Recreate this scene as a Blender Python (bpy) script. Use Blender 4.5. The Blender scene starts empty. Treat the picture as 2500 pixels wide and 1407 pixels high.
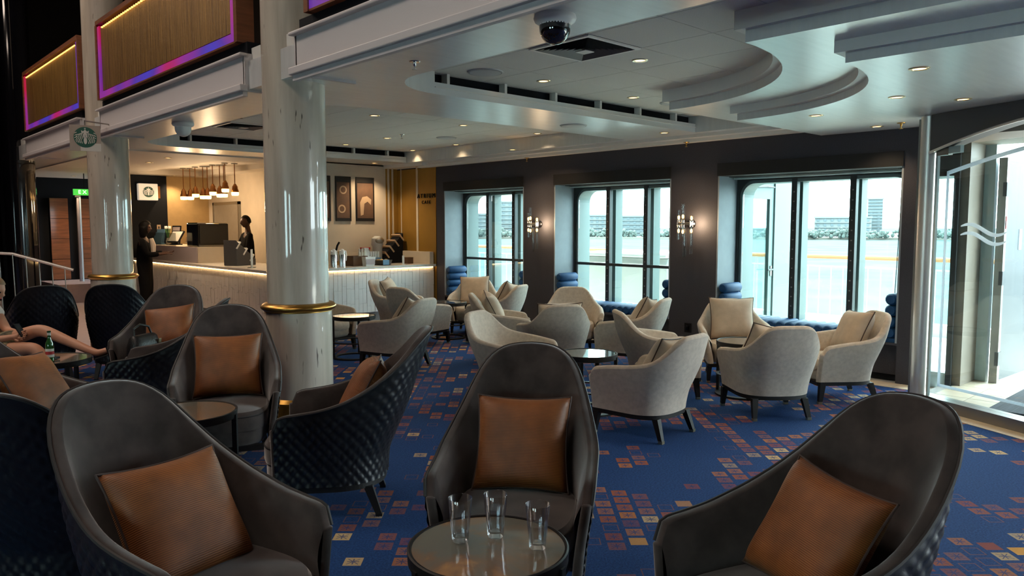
import bpy, bmesh, math, random
from mathutils import Matrix, Vector
R = math.radians
random.seed(7)
scene = bpy.context.scene
col = scene.collection

# ------------------------------------------------------------------ camera
cd = bpy.data.cameras.new('camera'); cam = bpy.data.objects.new('camera', cd); col.objects.link(cam)
cd.sensor_width = 36.0; cd.lens = 36.0 * 1850.0 / 2500.0; cd.clip_end = 6000; cd.clip_start = 0.05
cam.location = (0, 0, 1.65); cam.rotation_euler = (R(90 - 4.67), 0, R(47 - 90))
scene.camera = cam
# ------------------------------------------------------------------ sky, sun, exposure
w = bpy.data.worlds.new('sky'); scene.world = w; w.use_nodes = True
bg = w.node_tree.nodes['Background']; bg.inputs[0].default_value = (0.80, 0.95, 1.0, 1); bg.inputs[1].default_value = 7.5
sd = bpy.data.lights.new('sun', 'SUN'); sd.energy = 6.0; sd.angle = R(1.0); sd.color = (1, .95, .86)
sun = bpy.data.objects.new('sun', sd); col.objects.link(sun); sun.rotation_euler = Vector((-.25 * .574, -.97 * .574, -.819)).to_track_quat('-Z', 'Y').to_euler()
vs = scene.view_settings
vs.view_transform = 'Standard'; vs.look = 'None'; vs.gamma = 1.0; vs.use_curve_mapping = False; vs.exposure = 1.15
scene.cycles.use_denoising = True
scene.cycles.max_bounces = 8; scene.cycles.diffuse_bounces = 4; scene.cycles.glossy_bounces = 4
scene.cycles.transparent_max_bounces = 16; scene.cycles.transmission_bounces = 8
scene.cycles.caustics_reflective = False; scene.cycles.caustics_refractive = False
scene.cycles.sample_clamp_indirect = 6.0
WARM = (1.0, .71, .42)
for x_, y_, e_ in ((-1.5, 2.0, 50), (-1.5, 7.5, 90), (0.5, 12.5, 80)):          # unseen area lamps added at the atrium ceiling to brighten the camera side
    ad = bpy.data.lights.new('atrium_fill', 'AREA'); ad.shape = 'DISK'; ad.size = 2.2; ad.energy = e_; ad.color = (1.0, .80, .66)
    ao = bpy.data.objects.new('atrium_fill', ad); col.objects.link(ao); ao.location = (x_, y_, 7.4)

# ------------------------------------------------------------------ materials
MATS = {}
def nt(m):
    m.use_nodes = True
    return m.node_tree, m.node_tree.nodes['Principled BSDF']
def mat(name, c, rough=.6, metal=0.0, var=.0, scale=8.0, stretch=(1, 1, 1), bump=0.0, bscale=60.0, sheen=0.0, coat=0.0, c2=None, spec=.5, emit=None, es=1.0):
    m = bpy.data.materials.new(name); t, b = nt(m); N = t.nodes; L = t.links
    b.inputs['Base Color'].default_value = (*c, 1); b.inputs['Roughness'].default_value = rough; b.inputs['Metallic'].default_value = metal
    b.inputs['Specular IOR Level'].default_value = spec
    if sheen: b.inputs['Sheen Weight'].default_value = sheen; b.inputs['Sheen Roughness'].default_value = .4
    if coat: b.inputs['Coat Weight'].default_value = coat; b.inputs['Coat Roughness'].default_value = .06
    if emit: b.inputs['Emission Color'].default_value = (*emit, 1); b.inputs['Emission Strength'].default_value = es
    tc = N.new('ShaderNodeTexCoord'); mp = N.new('ShaderNodeMapping'); mp.inputs['Scale'].default_value = stretch
    L.new(tc.outputs['Object'], mp.inputs['Vector'])
    if var or c2:
        n = N.new('ShaderNodeTexNoise'); n.inputs['Scale'].default_value = scale; n.inputs['Detail'].default_value = 4
        L.new(mp.outputs[0], n.inputs['Vector'])
        r = N.new('ShaderNodeValToRGB'); d = c2 or tuple(max(0, x * (1 - var)) for x in c); e = c if c2 else tuple(min(1, x * (1 + var)) for x in c)
        r.color_ramp.elements[0].color = (*d, 1); r.color_ramp.elements[1].color = (*e, 1)
        r.color_ramp.elements[0].position = .32; r.color_ramp.elements[1].position = .68
        L.new(n.outputs['Fac'], r.inputs[0]); L.new(r.outputs[0], b.inputs['Base Color'])
    if bump:
        n2 = N.new('ShaderNodeTexNoise'); n2.inputs['Scale'].default_value = bscale; n2.inputs['Detail'].default_value = 3
        L.new(mp.outputs[0], n2.inputs['Vector'])
        bp = N.new('ShaderNodeBump'); bp.inputs['Strength'].default_value = bump; bp.inputs['Distance'].default_value = .01
        L.new(n2.outputs['Fac'], bp.inputs['Height']); L.new(bp.outputs[0], b.inputs['Normal'])
    MATS[name] = m
    return m
def emis(name, c, s):
    m = bpy.data.materials.new(name); m.use_nodes = True; t = m.node_tree
    b = t.nodes['Principled BSDF']; b.inputs['Base Color'].default_value = (*c, 1)
    b.inputs['Emission Color'].default_value = (*c, 1); b.inputs['Emission Strength'].default_value = s
    MATS[name] = m; return m
def glass(name, tint=(.93, 1, .99), refl=.08, rough=0.0):
    m = bpy.data.materials.new(name); m.use_nodes = True; t = m.node_tree; N = t.nodes; N.clear()
    o = N.new('ShaderNodeOutputMaterial'); tr = N.new('ShaderNodeBsdfTransparent'); tr.inputs[0].default_value = (*tint, 1)
    g = N.new('ShaderNodeBsdfGlossy'); g.inputs['Roughness'].default_value = rough
    lw = N.new('ShaderNodeLayerWeight'); lw.inputs['Blend'].default_value = .25
    mu = N.new('ShaderNodeMath'); mu.operation = 'MULTIPLY_ADD'; mu.inputs[1].default_value = .5; mu.inputs[2].default_value = refl * .5
    mx = N.new('ShaderNodeMixShader'); L = t.links
    L.new(lw.outputs['Fresnel'], mu.inputs[0]); L.new(mu.outputs[0], mx.inputs[0]); L.new(tr.outputs[0], mx.inputs[1]); L.new(g.outputs[0], mx.inputs[2]); L.new(mx.outputs[0], o.inputs[0])
    MATS[name] = m; return m
def solid_glass(name, col_=(1, 1, 1), ior=1.45, rough=0.0):
    m = bpy.data.materials.new(name); t, b = nt(m)
    b.inputs['Base Color'].default_value = (*col_, 1); b.inputs['Transmission Weight'].default_value = 1.0; b.inputs['IOR'].default_value = ior; b.inputs['Roughness'].default_value = rough
    MATS[name] = m; return m

mat('velvet', (.044, .034, .031), .8, var=.38, scale=9, bump=.15, bscale=900, sheen=.8, spec=.2)
mat('velvet_pipe', (.02, .018, .018), .6)
mat('quilt', (.007, .0085, .011), .36, bump=.12, bscale=500, var=.1)
mat('black_wood', (.006, .005, .005), .5, spec=.35)
mat('cream_fabric', (.52, .455, .385), .9, var=.10, scale=30, bump=.5, bscale=420, sheen=.2)
mat('cream_pillow', (.52, .425, .33), .9, var=.08, scale=14, bump=.5, bscale=420, sheen=.2)
mat('pillow_pipe', (.05, .03, .025), .7)
mat('brass_tip', (.55, .45, .28), .3, 1.0)
mat('gold', (.48, .27, .065), .32, 1.0, var=.12, scale=3)
mat('gold_wall', (.36, .20, .035), .42, .35, var=.1, scale=2)
mat('dark_wall', (.040, .038, .048), .82, var=.12, scale=90, bump=.25, bscale=300)
mat('reveal', (.27, .31, .35), .6, var=.05)
mat('valance', (.008, .008, .009), .8)
mat('frame_dark', (.035, .042, .045), .45, .3)
mat('frame_outer', (.11, .15, .15), .5)  # darker copy of the white frame paint, holding down the daylight outside
mat('frame_white', (.42, .52, .52), .5)
mat('ceil_tile', (.62, .61, .57), .85, var=.05, scale=120, bump=.2, bscale=400)
mat('soffit', (.66, .67, .66), .30, .25, var=.04, scale=3, stretch=(1, 8, 1))
mat('soffit_cafe', (.62, .57, .50), .6)
mat('fascia', (.56, .53, .53), .5, bump=.05)
mat('moulding', (.72, .70, .66), .5)
mat('black', (.005, .006, .009), .8, spec=.2)
mat('black_gloss', (.004, .004, .006), .08, coat=.6)
mat('cream_wall', (.62, .545, .44), .75, var=.04, scale=4)
mat('tan_wall', (.42, .28, .12), .6, var=.06)
mat('counter_top', (.66, .63, .58), .25, var=.06, scale=20)
mat('tile_white', (.70, .70, .70), .28, var=.03, coat=.3)
mat('grout', (.45, .44, .43), .9)
mat('lilac_panel', (.36, .31, .33), .5)
mat('kick', (.30, .31, .32), .35, .6)
mat('chrome', (.66, .64, .61), .38, .8)
mat('steel_brushed', (.055, .064, .073), .5, .2, var=.07, scale=3, stretch=(.4, 3, 3))
mat('steel_dark', (.30, .29, .27), .35, .9)
mat('beige_panel', (.26, .225, .18), .5, var=.05)
mat('header_grey', (.060, .062, .068), .5)
mat('tile_beige', (.62, .53, .40), .5, var=.08, scale=9)
mat('mat_ribbed', (.05, .055, .062), .9, var=.4, scale=2, stretch=(1, 60, 1))
mat('navy_roll', (.006, .052, .15), .6, var=.15, spec=.3)
mat('dome_black', (.004, .004, .006), .04, coat=1)
mat('white_plastic', (.72, .72, .70), .4)
mat('grille', (.46, .48, .49), .6)
mat('vent_metal', (.16, .165, .165), .45, .5)
mat('led_white', (.9, .8, .6), .4, emit=WARM, es=14)
emis('lamp_on', (1.0, .62, .24), 2.2)
emis('bulb_glow', (1.0, .55, .16), 3.0)
emis('strip_glow', (1.0, .62, .26), 5.0)
emis('string_glow', (1.0, .48, .10), 1.5)
emis('exit_green', (.06, .55, .06), .5)
emis('exit_white', (.7, 1, .65), 1.2)
emis('sign_lit', (.80, .70, .56), .22)
mat('emblem_green', (.02, .10, .07), .5)
mat('emblem_white', (.62, .58, .52), .5)
mat('sign_panel', (.36, .29, .24), .5)
mat('copper', (.30, .135, .05), .3, 1.0)
mat('wood_red', (.19, .065, .026), .38, var=.25, scale=3, stretch=(1, 1, 8), coat=.2)
mat('landing', (.42, .34, .36), .4, var=.06)
mat('poster_black', (.008, .007, .007), .5)
mat('poster_brown', (.16, .085, .05), .6, c2=(.09, .055, .038), scale=4)
mat('poster_cream', (.48, .34, .22), .6)
mat('steel_jug', (.62, .62, .60), .22, 1.0)
mat('kraft', (.10, .052, .024), .7, var=.15)
mat('blue_card', (.10, .22, .36), .6)
mat('paper', (.72, .72, .70), .6)
mat('red_print', (.5, .03, .03), .6)
mat('screen', (.012, .018, .024), .1, coat=.6)
mat('tray_dark', (.02, .018, .017), .5)
mat('leaf', (.05, .16, .05), .6)
mat('skin_dark', (.085, .036, .020), .55)
mat('skin_light', (.52, .25, .15), .55)
mat('hair_black', (.005, .004, .004), .6, spec=.15)
mat('hair_fair', (.20, .12, .06), .6)
mat('suit_black', (.006, .006, .007), .9, spec=.08)
mat('shirt_white', (.68, .60, .52), .85)
mat('shorts', (.36, .28, .15), .9, c2=(.06, .06, .05), scale=16)
mat('bottle_green', (.02, .10, .02), .08, coat=.8)
mat('label_white', (.7, .7, .62), .5)
mat('leather', (.006, .006, .006), .42, bump=.3, bscale=80)
mat('sea', (.078, .098, .102), .6, spec=.0, bump=.3, bscale=.25, c2=(.058, .088, .094), scale=.05)
mat('deck', (.60, .56, .48), .6, var=.06)
mat('white_paint', (.45, .47, .47), .45)
mat('teak', (.36, .17, .07), .5)
mat('bld_white', (.115, .13, .135), .7)  # far-shore building and tree colours carry the haze, darkened against outdoor glare
mat('bld_grey', (.078, .097, .106), .7)
mat('bld_glass', (.06, .085, .098), .35)
mat('tree_green', (.06, .078, .07), .9, var=.4, scale=.3)
mat('sand', (.12, .11, .095), .9)
def frosted():                                       # white film on glass: scatters light from both sides
    m = bpy.data.materials.new('frost'); m.use_nodes = True; t = m.node_tree; N = t.nodes; N.clear(); L = t.links
    o = N.new('ShaderNodeOutputMaterial'); a = N.new('ShaderNodeBsdfDiffuse'); b = N.new('ShaderNodeBsdfTranslucent'); x = N.new('ShaderNodeMixShader'); x.inputs[0].default_value = .55
    a.inputs[0].default_value = (.8, .86, .9, 1); b.inputs[0].default_value = (.75, .84, .9, 1)
    L.new(a.outputs[0], x.inputs[1]); L.new(b.outputs[0], x.inputs[2]); L.new(x.outputs[0], o.inputs[0]); MATS['frost'] = m
frosted()
mat('water', (.8, .9, .95), .02)
mat('upper_dark', (.028, .020, .014), .6)
mat('atrium_dark', (.014, .013, .014), .5)
mat('gold_bead', (.40, .225, .055), .40, .5, c2=(.12, .06, .014), scale=5, stretch=(22, 22, .35), bump=.6, bscale=14)
mat('led_case', (.02, .01, .03), .4)
glass('window_glass', (.90, 1, .985), .06)
glass('door_glass', (.93, .985, .98), .10)
glass('tube_glass', (.96, .97, .97), .08)
glass('sneeze_glass', (.95, .97, .95), .15)
glass('tumbler_glass', (.96, .97, .98), .10); glass('water_fill', (.90, .93, .95), .08); solid_glass('green_glass', (.25, .75, .2), 1.4)

def led_material():                                  # colour-changing LED line: hue drifts along its length
    m = bpy.data.materials.new('led_colour'); t, b = nt(m); N = t.nodes; L = t.links
    tc = N.new('ShaderNodeTexCoord'); n = N.new('ShaderNodeTexNoise'); n.inputs['Scale'].default_value = .9; n.inputs['Detail'].default_value = 1
    r = N.new('ShaderNodeValToRGB'); e = r.color_ramp.elements
    e[0].position = .30; e[0].color = (.02, .06, .8, 1); e[1].position = .72; e[1].color = (.7, .0, .05, 1)
    x = e.new(.45); x.color = (.10, .03, .45, 1); x = e.new(.58); x.color = (.40, .02, .35, 1)
    L.new(tc.outputs['Object'], n.inputs['Vector']); L.new(n.outputs['Fac'], r.inputs[0]); L.new(r.outputs[0], b.inputs['Emission Color'])
    b.inputs['Base Color'].default_value = (.05, .03, .08, 1); b.inputs['Emission Strength'].default_value = .28
    MATS['led_colour'] = m
led_material()

def marble(name, base, streak, dark):                # stone with vertical streaks
    m = bpy.data.materials.new(name); t, b = nt(m); N = t.nodes; L = t.links
    tc = N.new('ShaderNodeTexCoord'); mp = N.new('ShaderNodeMapping'); mp.inputs['Scale'].default_value = (7, 7, .7)
    L.new(tc.outputs['Object'], mp.inputs['Vector'])
    n = N.new('ShaderNodeTexNoise'); n.inputs['Scale'].default_value = 2.0; n.inputs['Detail'].default_value = 6; L.new(mp.outputs[0], n.inputs['Vector'])
    r = N.new('ShaderNodeValToRGB'); r.color_ramp.elements[0].position = .35; r.color_ramp.elements[0].color = (*streak, 1); r.color_ramp.elements[1].position = .62; r.color_ramp.elements[1].color = (*base, 1)
    L.new(n.outputs['Fac'], r.inputs[0])
    mp2 = N.new('ShaderNodeMapping'); mp2.inputs['Scale'].default_value = (30, 30, 4.2); L.new(tc.outputs['Object'], mp2.inputs['Vector'])
    v = N.new('ShaderNodeTexNoise'); v.inputs['Scale'].default_value = 1.2; v.inputs['Detail'].default_value = 2; L.new(mp2.outputs[0], v.inputs['Vector'])
    r2 = N.new('ShaderNodeValToRGB'); r2.color_ramp.elements[0].position = .69; r2.color_ramp.elements[0].color = (0, 0, 0, 1); r2.color_ramp.elements[1].position = .75; r2.color_ramp.elements[1].color = (1, 1, 1, 1)
    L.new(v.outputs['Fac'], r2.inputs[0])
    mx = N.new('ShaderNodeMixRGB'); mx.inputs[2].default_value = (*dark, 1); L.new(r2.outputs[0], mx.inputs[0]); L.new(r.outputs[0], mx.inputs[1]); L.new(mx.outputs[0], b.inputs['Base Color'])
    b.inputs['Roughness'].default_value = .4; b.inputs['Coat Weight'].default_value = 1.0; b.inputs['Coat Roughness'].default_value = .03
    MATS[name] = m
marble('marble_column', (.56, .50, .41), (.44, .385, .31), (.10, .08, .06))

def table_stone():
    m = bpy.data.materials.new('table_stone'); t, b = nt(m); N = t.nodes; L = t.links
    tc = N.new('ShaderNodeTexCoord')
    n = N.new('ShaderNodeTexNoise'); n.inputs['Scale'].default_value = 3.2; n.inputs['Detail'].default_value = 7; n.inputs['Distortion'].default_value = .6; L.new(tc.outputs['Object'], n.inputs['Vector'])
    r = N.new('ShaderNodeValToRGB'); e = r.color_ramp.elements
    e[0].position = .45; e[0].color = (.15, .145, .115, 1); e[1].position = .66; e[1].color = (.50, .25, .08, 1); x = e.new(.56); x.color = (.22, .14, .08, 1)
    L.new(n.outputs['Fac'], r.inputs[0]); L.new(r.outputs[0], b.inputs['Base Color'])
    b.inputs['Roughness'].default_value = .10; b.inputs['Coat Weight'].default_value = .5
    MATS['table_stone'] = m
table_stone()
mat('table_glass', (.10, .11, .11), .04, coat=1.0, var=.2, scale=4)

def carpet():
    m = bpy.data.materials.new('carpet'); t, b = nt(m); N = t.nodes; L = t.links
    def M(op, a=None, bb=None, c=None):
        n = N.new('ShaderNodeMath'); n.operation = op
        for i, v in enumerate((a, bb, c)):
            if v is None: continue
            if isinstance(v, (int, float)): n.inputs[i].default_value = v
            else: L.new(v, n.inputs[i])
        return n.outputs[0]
    tc = N.new('ShaderNodeTexCoord'); mp = N.new('ShaderNodeMapping'); mp.inputs['Rotation'].default_value = (0, 0, R(43)); mp.inputs['Scale'].default_value = (8.3, 8.3, 8.3)
    L.new(tc.outputs['Object'], mp.inputs['Vector'])
    sx = N.new('ShaderNodeSeparateXYZ'); L.new(mp.outputs[0], sx.inputs[0])
    X, Y = sx.outputs[0], sx.outputs[1]
    ix = M('FLOOR', X); off = M('MULTIPLY', M('MODULO', M('ABSOLUTE', ix), 2.0), .5); Y2 = M('ADD', Y, off)
    iy = M('FLOOR', Y2); fx = M('FRACT', X); fy = M('FRACT', Y2)
    cb = N.new('ShaderNodeCombineXYZ'); L.new(ix, cb.inputs[0]); L.new(iy, cb.inputs[1])
    wn = N.new('ShaderNodeTexWhiteNoise'); wn.noise_dimensions = '2D'; L.new(cb.outputs[0], wn.inputs['Vector'])
    cl = N.new('ShaderNodeTexNoise'); cl.inputs['Scale'].default_value = .16; cl.inputs['Detail'].default_value = 2.0; cl.inputs['Roughness'].default_value = .6; L.new(cb.outputs[0], cl.inputs['Vector'])
    dens = N.new('ShaderNodeMapRange'); dens.inputs[1].default_value = .42; dens.inputs[2].default_value = .62; dens.inputs[3].default_value = .02; dens.inputs[4].default_value = .85; L.new(cl.outputs['Fac'], dens.inputs[0])
    on = M('LESS_THAN', wn.outputs['Value'], dens.outputs[0])
    ax = M('ABSOLUTE', M('SUBTRACT', fx, .5)); ay = M('ABSOLUTE', M('SUBTRACT', fy, .5))
    mxy = M('MAXIMUM', ax, ay); sq = M('LESS_THAN', mxy, .375)
    vein = M('MINIMUM', ax, ay); diag = M('ABSOLUTE', M('SUBTRACT', ax, ay))
    cut = M('MAXIMUM', M('MULTIPLY', M('LESS_THAN', M('MINIMUM', vein, diag), .030), M('LESS_THAN', mxy, .25)), M('LESS_THAN', mxy, .06))
    ring = M('MULTIPLY', M('GREATER_THAN', mxy, .31), M('LESS_THAN', mxy, .36))
    sc = N.new('ShaderNodeSeparateColor'); L.new(wn.outputs['Color'], sc.inputs[0])
    rc = N.new('ShaderNodeValToRGB'); rc.color_ramp.interpolation = 'CONSTANT'; e = rc.color_ramp.elements
    e[0].position = 0; e[0].color = (.27, .085, .042, 1); e[1].position = .40; e[1].color = (.36, .14, .05, 1)
    x = e.new(.66); x.color = (.50, .36, .18, 1); x = e.new(.82); x.color = (.22, .06, .05, 1); x = e.new(.95); x.color = (.60, .30, .05, 1)
    L.new(sc.outputs[1], rc.inputs[0])
    plain = M('GREATER_THAN', sc.outputs[1], .95)
    cut2 = M('MULTIPLY', cut, M('SUBTRACT', 1.0, plain))
    body = M('MULTIPLY', M('MULTIPLY', sq, on), M('SUBTRACT', 1.0, M('MULTIPLY', cut2, .8)))
    hollow = M('MULTIPLY', M('MULTIPLY', ring, M('SUBTRACT', 1.0, on)), M('LESS_THAN', sc.outputs[0], M('MULTIPLY', dens.outputs[0], 1.3)))
    n = N.new('ShaderNodeTexNoise'); n.inputs['Scale'].default_value = 90; n.inputs['Detail'].default_value = 3; L.new(tc.outputs['Object'], n.inputs['Vector'])
    rb = N.new('ShaderNodeValToRGB'); rb.color_ramp.elements[0].position = .3; rb.color_ramp.elements[0].color = (.008, .030, .105, 1); rb.color_ramp.elements[1].position = .7; rb.color_ramp.elements[1].color = (.016, .062, .205, 1)
    L.new(n.outputs['Fac'], rb.inputs[0])
    m0 = N.new('ShaderNodeMixRGB'); m0.inputs[2].default_value = (.19, .075, .06, 1); L.new(M('MULTIPLY', hollow, .75), m0.inputs[0]); L.new(rb.outputs[0], m0.inputs[1])
    m1 = N.new('ShaderNodeMixRGB'); L.new(M('MULTIPLY', body, M('MULTIPLY_ADD', sc.outputs[2], .55, .42)), m1.inputs[0]); L.new(m0.outputs[0], m1.inputs[1]); L.new(rc.outputs[0], m1.inputs[2])
    L.new(m1.outputs[0], b.inputs['Base Color']); b.inputs['Roughness'].default_value = .95; b.inputs['Specular IOR Level'].default_value = .15
    bp = N.new('ShaderNodeBump'); bp.inputs['Strength'].default_value = .4; bp.inputs['Distance'].default_value = .006; n3 = N.new('ShaderNodeTexNoise'); n3.inputs['Scale'].default_value = 260; L.new(tc.outputs['Object'], n3.inputs['Vector'])
    L.new(n3.outputs['Fac'], bp.inputs['Height']); L.new(bp.outputs[0], b.inputs['Normal'])
    MATS['carpet'] = m
carpet()

def stripe_fabric():
    m = bpy.data.materials.new('rust_fabric'); t, b = nt(m); N = t.nodes; L = t.links
    tc = N.new('ShaderNodeTexCoord'); wv = N.new('ShaderNodeTexWave'); wv.wave_type = 'BANDS'; wv.bands_direction = 'Y'
    wv.inputs['Scale'].default_value = 44; wv.inputs['Distortion'].default_value = .8; wv.inputs['Detail'].default_value = 2; wv.inputs['Detail Scale'].default_value = .6
    L.new(tc.outputs['Object'], wv.inputs['Vector'])
    r = N.new('ShaderNodeValToRGB'); r.color_ramp.elements[0].color = (.145, .042, .008, 1); r.color_ramp.elements[1].color = (.27, .085, .016, 1); r.color_ramp.elements[0].position = .25; r.color_ramp.elements[1].position = .8
    L.new(wv.outputs['Color'], r.inputs[0])
    n = N.new('ShaderNodeTexNoise'); n.inputs['Scale'].default_value = 7; n.inputs['Detail'].default_value = 3; L.new(tc.outputs['Object'], n.inputs['Vector'])
    mr = N.new('ShaderNodeMapRange'); mr.inputs[1].default_value = .3; mr.inputs[2].default_value = .7; mr.inputs[3].default_value = .65; mr.inputs[4].default_value = 1.25; L.new(n.outputs['Fac'], mr.inputs[0])
    mm = N.new('ShaderNodeMixRGB'); mm.blend_type = 'MULTIPLY'; mm.inputs[0].default_value = 1; L.new(r.outputs[0], mm.inputs[1]); L.new(mr.outputs[0], mm.inputs[2])
    L.new(mm.outputs[0], b.inputs['Base Color']); b.inputs['Roughness'].default_value = .55; b.inputs['Sheen Weight'].default_value = .12; b.inputs['Sheen Tint'].default_value = (1, .6, .35, 1)
    bp = N.new('ShaderNodeBump'); bp.inputs['Strength'].default_value = .22; bp.inputs['Distance'].default_value = .003; L.new(wv.outputs['Color'], bp.inputs['Height']); L.new(bp.outputs[0], b.inputs['Normal'])
    MATS['rust_fabric'] = m
stripe_fabric()

# ------------------------------------------------------------------ mesh helpers
class MB:
    def __init__(s): s.v = []; s.f = []; s.x = None
    def add(s, vs_, fs):
        o = len(s.v)
        if s.x is not None: vs_ = [tuple(s.x @ Vector(p)) for p in vs_]
        s.v += [tuple(p) for p in vs_]; s.f += [tuple(i + o for i in q) for q in fs]; return s
    def box(s, x0, x1, y0, y1, z0, z1):
        return s.add([(x0, y0, z0), (x1, y0, z0), (x1, y1, z0), (x0, y1, z0), (x0, y0, z1), (x1, y0, z1), (x1, y1, z1), (x0, y1, z1)],
                     [(0, 3, 2, 1), (4, 5, 6, 7), (0, 1, 5, 4), (1, 2, 6, 5), (2, 3, 7, 6), (3, 0, 4, 7)])
    def prism(s, poly, z0, z1):
        n = len(poly); a = sum(poly[i][0] * poly[(i + 1) % n][1] - poly[(i + 1) % n][0] * poly[i][1] for i in range(n))
        if a < 0: poly = poly[::-1]
        return s.add([(x, y, z0) for x, y in poly] + [(x, y, z1) for x, y in poly],
                     [tuple(range(n - 1, -1, -1)), tuple(range(n, 2 * n))] + [(i, (i + 1) % n, (i + 1) % n + n, i + n) for i in range(n)])
    def lathe(s, prof, seg=32, c=(0, 0, 0)):
        vs_ = []; fs = []; k = len(prof)
        for i in range(seg):
            a = 2 * math.pi * i / seg
            for r, z in prof: vs_.append((c[0] + r * math.cos(a), c[1] + r * math.sin(a), c[2] + z))
        for i in range(seg):
            for j in range(k - 1):
                fs.append((i * k + j, ((i + 1) % seg) * k + j, ((i + 1) % seg) * k + j + 1, i * k + j + 1))
        ring_ = prof[0] == prof[-1]
        if prof[0][0] > 1e-6 and not ring_: fs.append(tuple(i * k for i in range(seg))[::-1])
        if prof[-1][0] > 1e-6 and not ring_: fs.append(tuple(i * k + k - 1 for i in range(seg)))
        return s.add(vs_, fs)
    def cyl(s, c, r, z0, z1, seg=24, r2=None): return s.lathe([(r, z0), (r if r2 is None else r2, z1)], seg, c)
    def tube(s, pts, r, seg=8, closed=False):
        P = [Vector(p) for p in pts]; n = len(P); rr = r if isinstance(r, (list, tuple)) else [r] * n
        vs_ = []; fs = []; up = None
        for i in range(n):
            if closed: t = P[(i + 1) % n] - P[i - 1]
            else: t = P[min(i + 1, n - 1)] - P[max(i - 1, 0)]
            t.normalize()
            if up is None: up = Vector((0, 0, 1)) if abs(t.z) < .9 else Vector((1, 0, 0))
            a = t.cross(up); a.normalize(); b_ = a.cross(t); up = b_
            for k in range(seg):
                q = 2 * math.pi * k / seg; vs_.append(tuple(P[i] + a * (math.cos(q) * rr[i]) + b_ * (math.sin(q) * rr[i])))
        for i in range(n if closed else n - 1):
            for k in range(seg): fs.append((i * seg + k, i * seg + (k + 1) % seg, ((i + 1) % n) * seg + (k + 1) % seg, ((i + 1) % n) * seg + k))
        if not closed: fs.append(tuple(range(seg))[::-1]); fs.append(tuple((n - 1) * seg + k for k in range(seg)))
        return s.add(vs_, fs)
    def ball(s, c, r, seg=16, rings=10):
        rx = r if isinstance(r, (tuple, list)) else (r, r, r); vs_ = []; fs = []
        for j in range(rings + 1):
            p = math.pi * j / rings
            for i in range(seg):
                a = 2 * math.pi * i / seg; vs_.append((c[0] + rx[0] * math.sin(p) * math.cos(a), c[1] + rx[1] * math.sin(p) * math.sin(a), c[2] - rx[2] * math.cos(p)))
        for j in range(rings):
            for i in range(seg): fs.append((j * seg + i, j * seg + (i + 1) % seg, (j + 1) * seg + (i + 1) % seg, (j + 1) * seg + i))
        return s.add(vs_, fs)
    def rings(s, loops, cap0=True, cap1=True):
        n = len(loops[0]); vs_ = [p for l in loops for p in l]; fs = []
        for j in range(len(loops) - 1):
            for i in range(n): fs.append((j * n + i, j * n + (i + 1) % n, (j + 1) * n + (i + 1) % n, (j + 1) * n + i))
        if cap0: fs.append(tuple(range(n))[::-1])
        if cap1: fs.append(tuple((len(loops) - 1) * n + i for i in range(n)))
        return s.add(vs_, fs)
    def mesh(s, name, m, smooth=False):
        me = bpy.data.meshes.new(name); me.from_pydata(s.v, [], s.f)
        bm = bmesh.new(); bm.from_mesh(me); bmesh.ops.remove_doubles(bm, verts=bm.verts, dist=1e-5); bmesh.ops.recalc_face_normals(bm, faces=bm.faces); bm.to_mesh(me); bm.free()
        me.materials.append(MATS[m])
        if smooth:
            for p in me.polygons: p.use_smooth = True
            if smooth != 'all':
                try: me.set_sharp_from_angle(angle=R(40))
                except Exception: pass
        return me
    def build(s, name, m, parent=None, smooth=False, loc=None, rz=None, bevel=0):
        o = bpy.data.objects.new(name, s.mesh(name, m, smooth)); col.objects.link(o)
        if parent: o.parent = parent
        if loc: o.location = loc
        if rz: o.rotation_euler = (0, 0, rz)
        if bevel:
            md = o.modifiers.new('bevel', 'BEVEL'); md.width = bevel; md.segments = 2; md.limit_method = 'ANGLE'
        return o
def B(*a): return MB().box(*a)
def tag(o, label=None, cat=None, group=None, kind=None):
    if label: o['label'] = label
    if cat: o['category'] = cat
    if group: o['group'] = group
    if kind: o['kind'] = kind
    return o
def empty(name, loc=(0, 0, 0), rz=0, label=None, cat=None, group=None):
    o = bpy.data.objects.new(name, None); o.empty_display_size = .1; col.objects.link(o); o.location = loc; o.rotation_euler = (0, 0, rz)
    return tag(o, label, cat, group)
def struct(o): o['kind'] = 'structure'; return o
def copy_tree(o, parent=None):
    c = o.copy(); col.objects.link(c); c.parent = parent
    for ch in list(o.children): copy_tree(ch, c)
    return c
def spot(loc, energy, size=110, blend=.6, c=WARM, rad=.04, rot=(0, 0, 0), parent=None):
    d = bpy.data.lights.new('downlight_beam', 'SPOT'); d.energy = energy; d.spot_size = R(size); d.spot_blend = blend; d.color = c; d.shadow_soft_size = rad
    o = bpy.data.objects.new('downlight_beam', d); col.objects.link(o); o.location = loc; o.rotation_euler = rot; o.parent = parent; return o
def ss(a, b, x):
    t = max(0, min(1, (x - a) / (b - a))); return t * t * (3 - 2 * t)
def lerp_tab(tab, x):
    for (a, b), (c, d) in zip(tab, tab[1:]):
        if x <= c: return b + (d - b) * ((x - a) / (c - a) if c > a else 0)
    return tab[-1][1]
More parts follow.
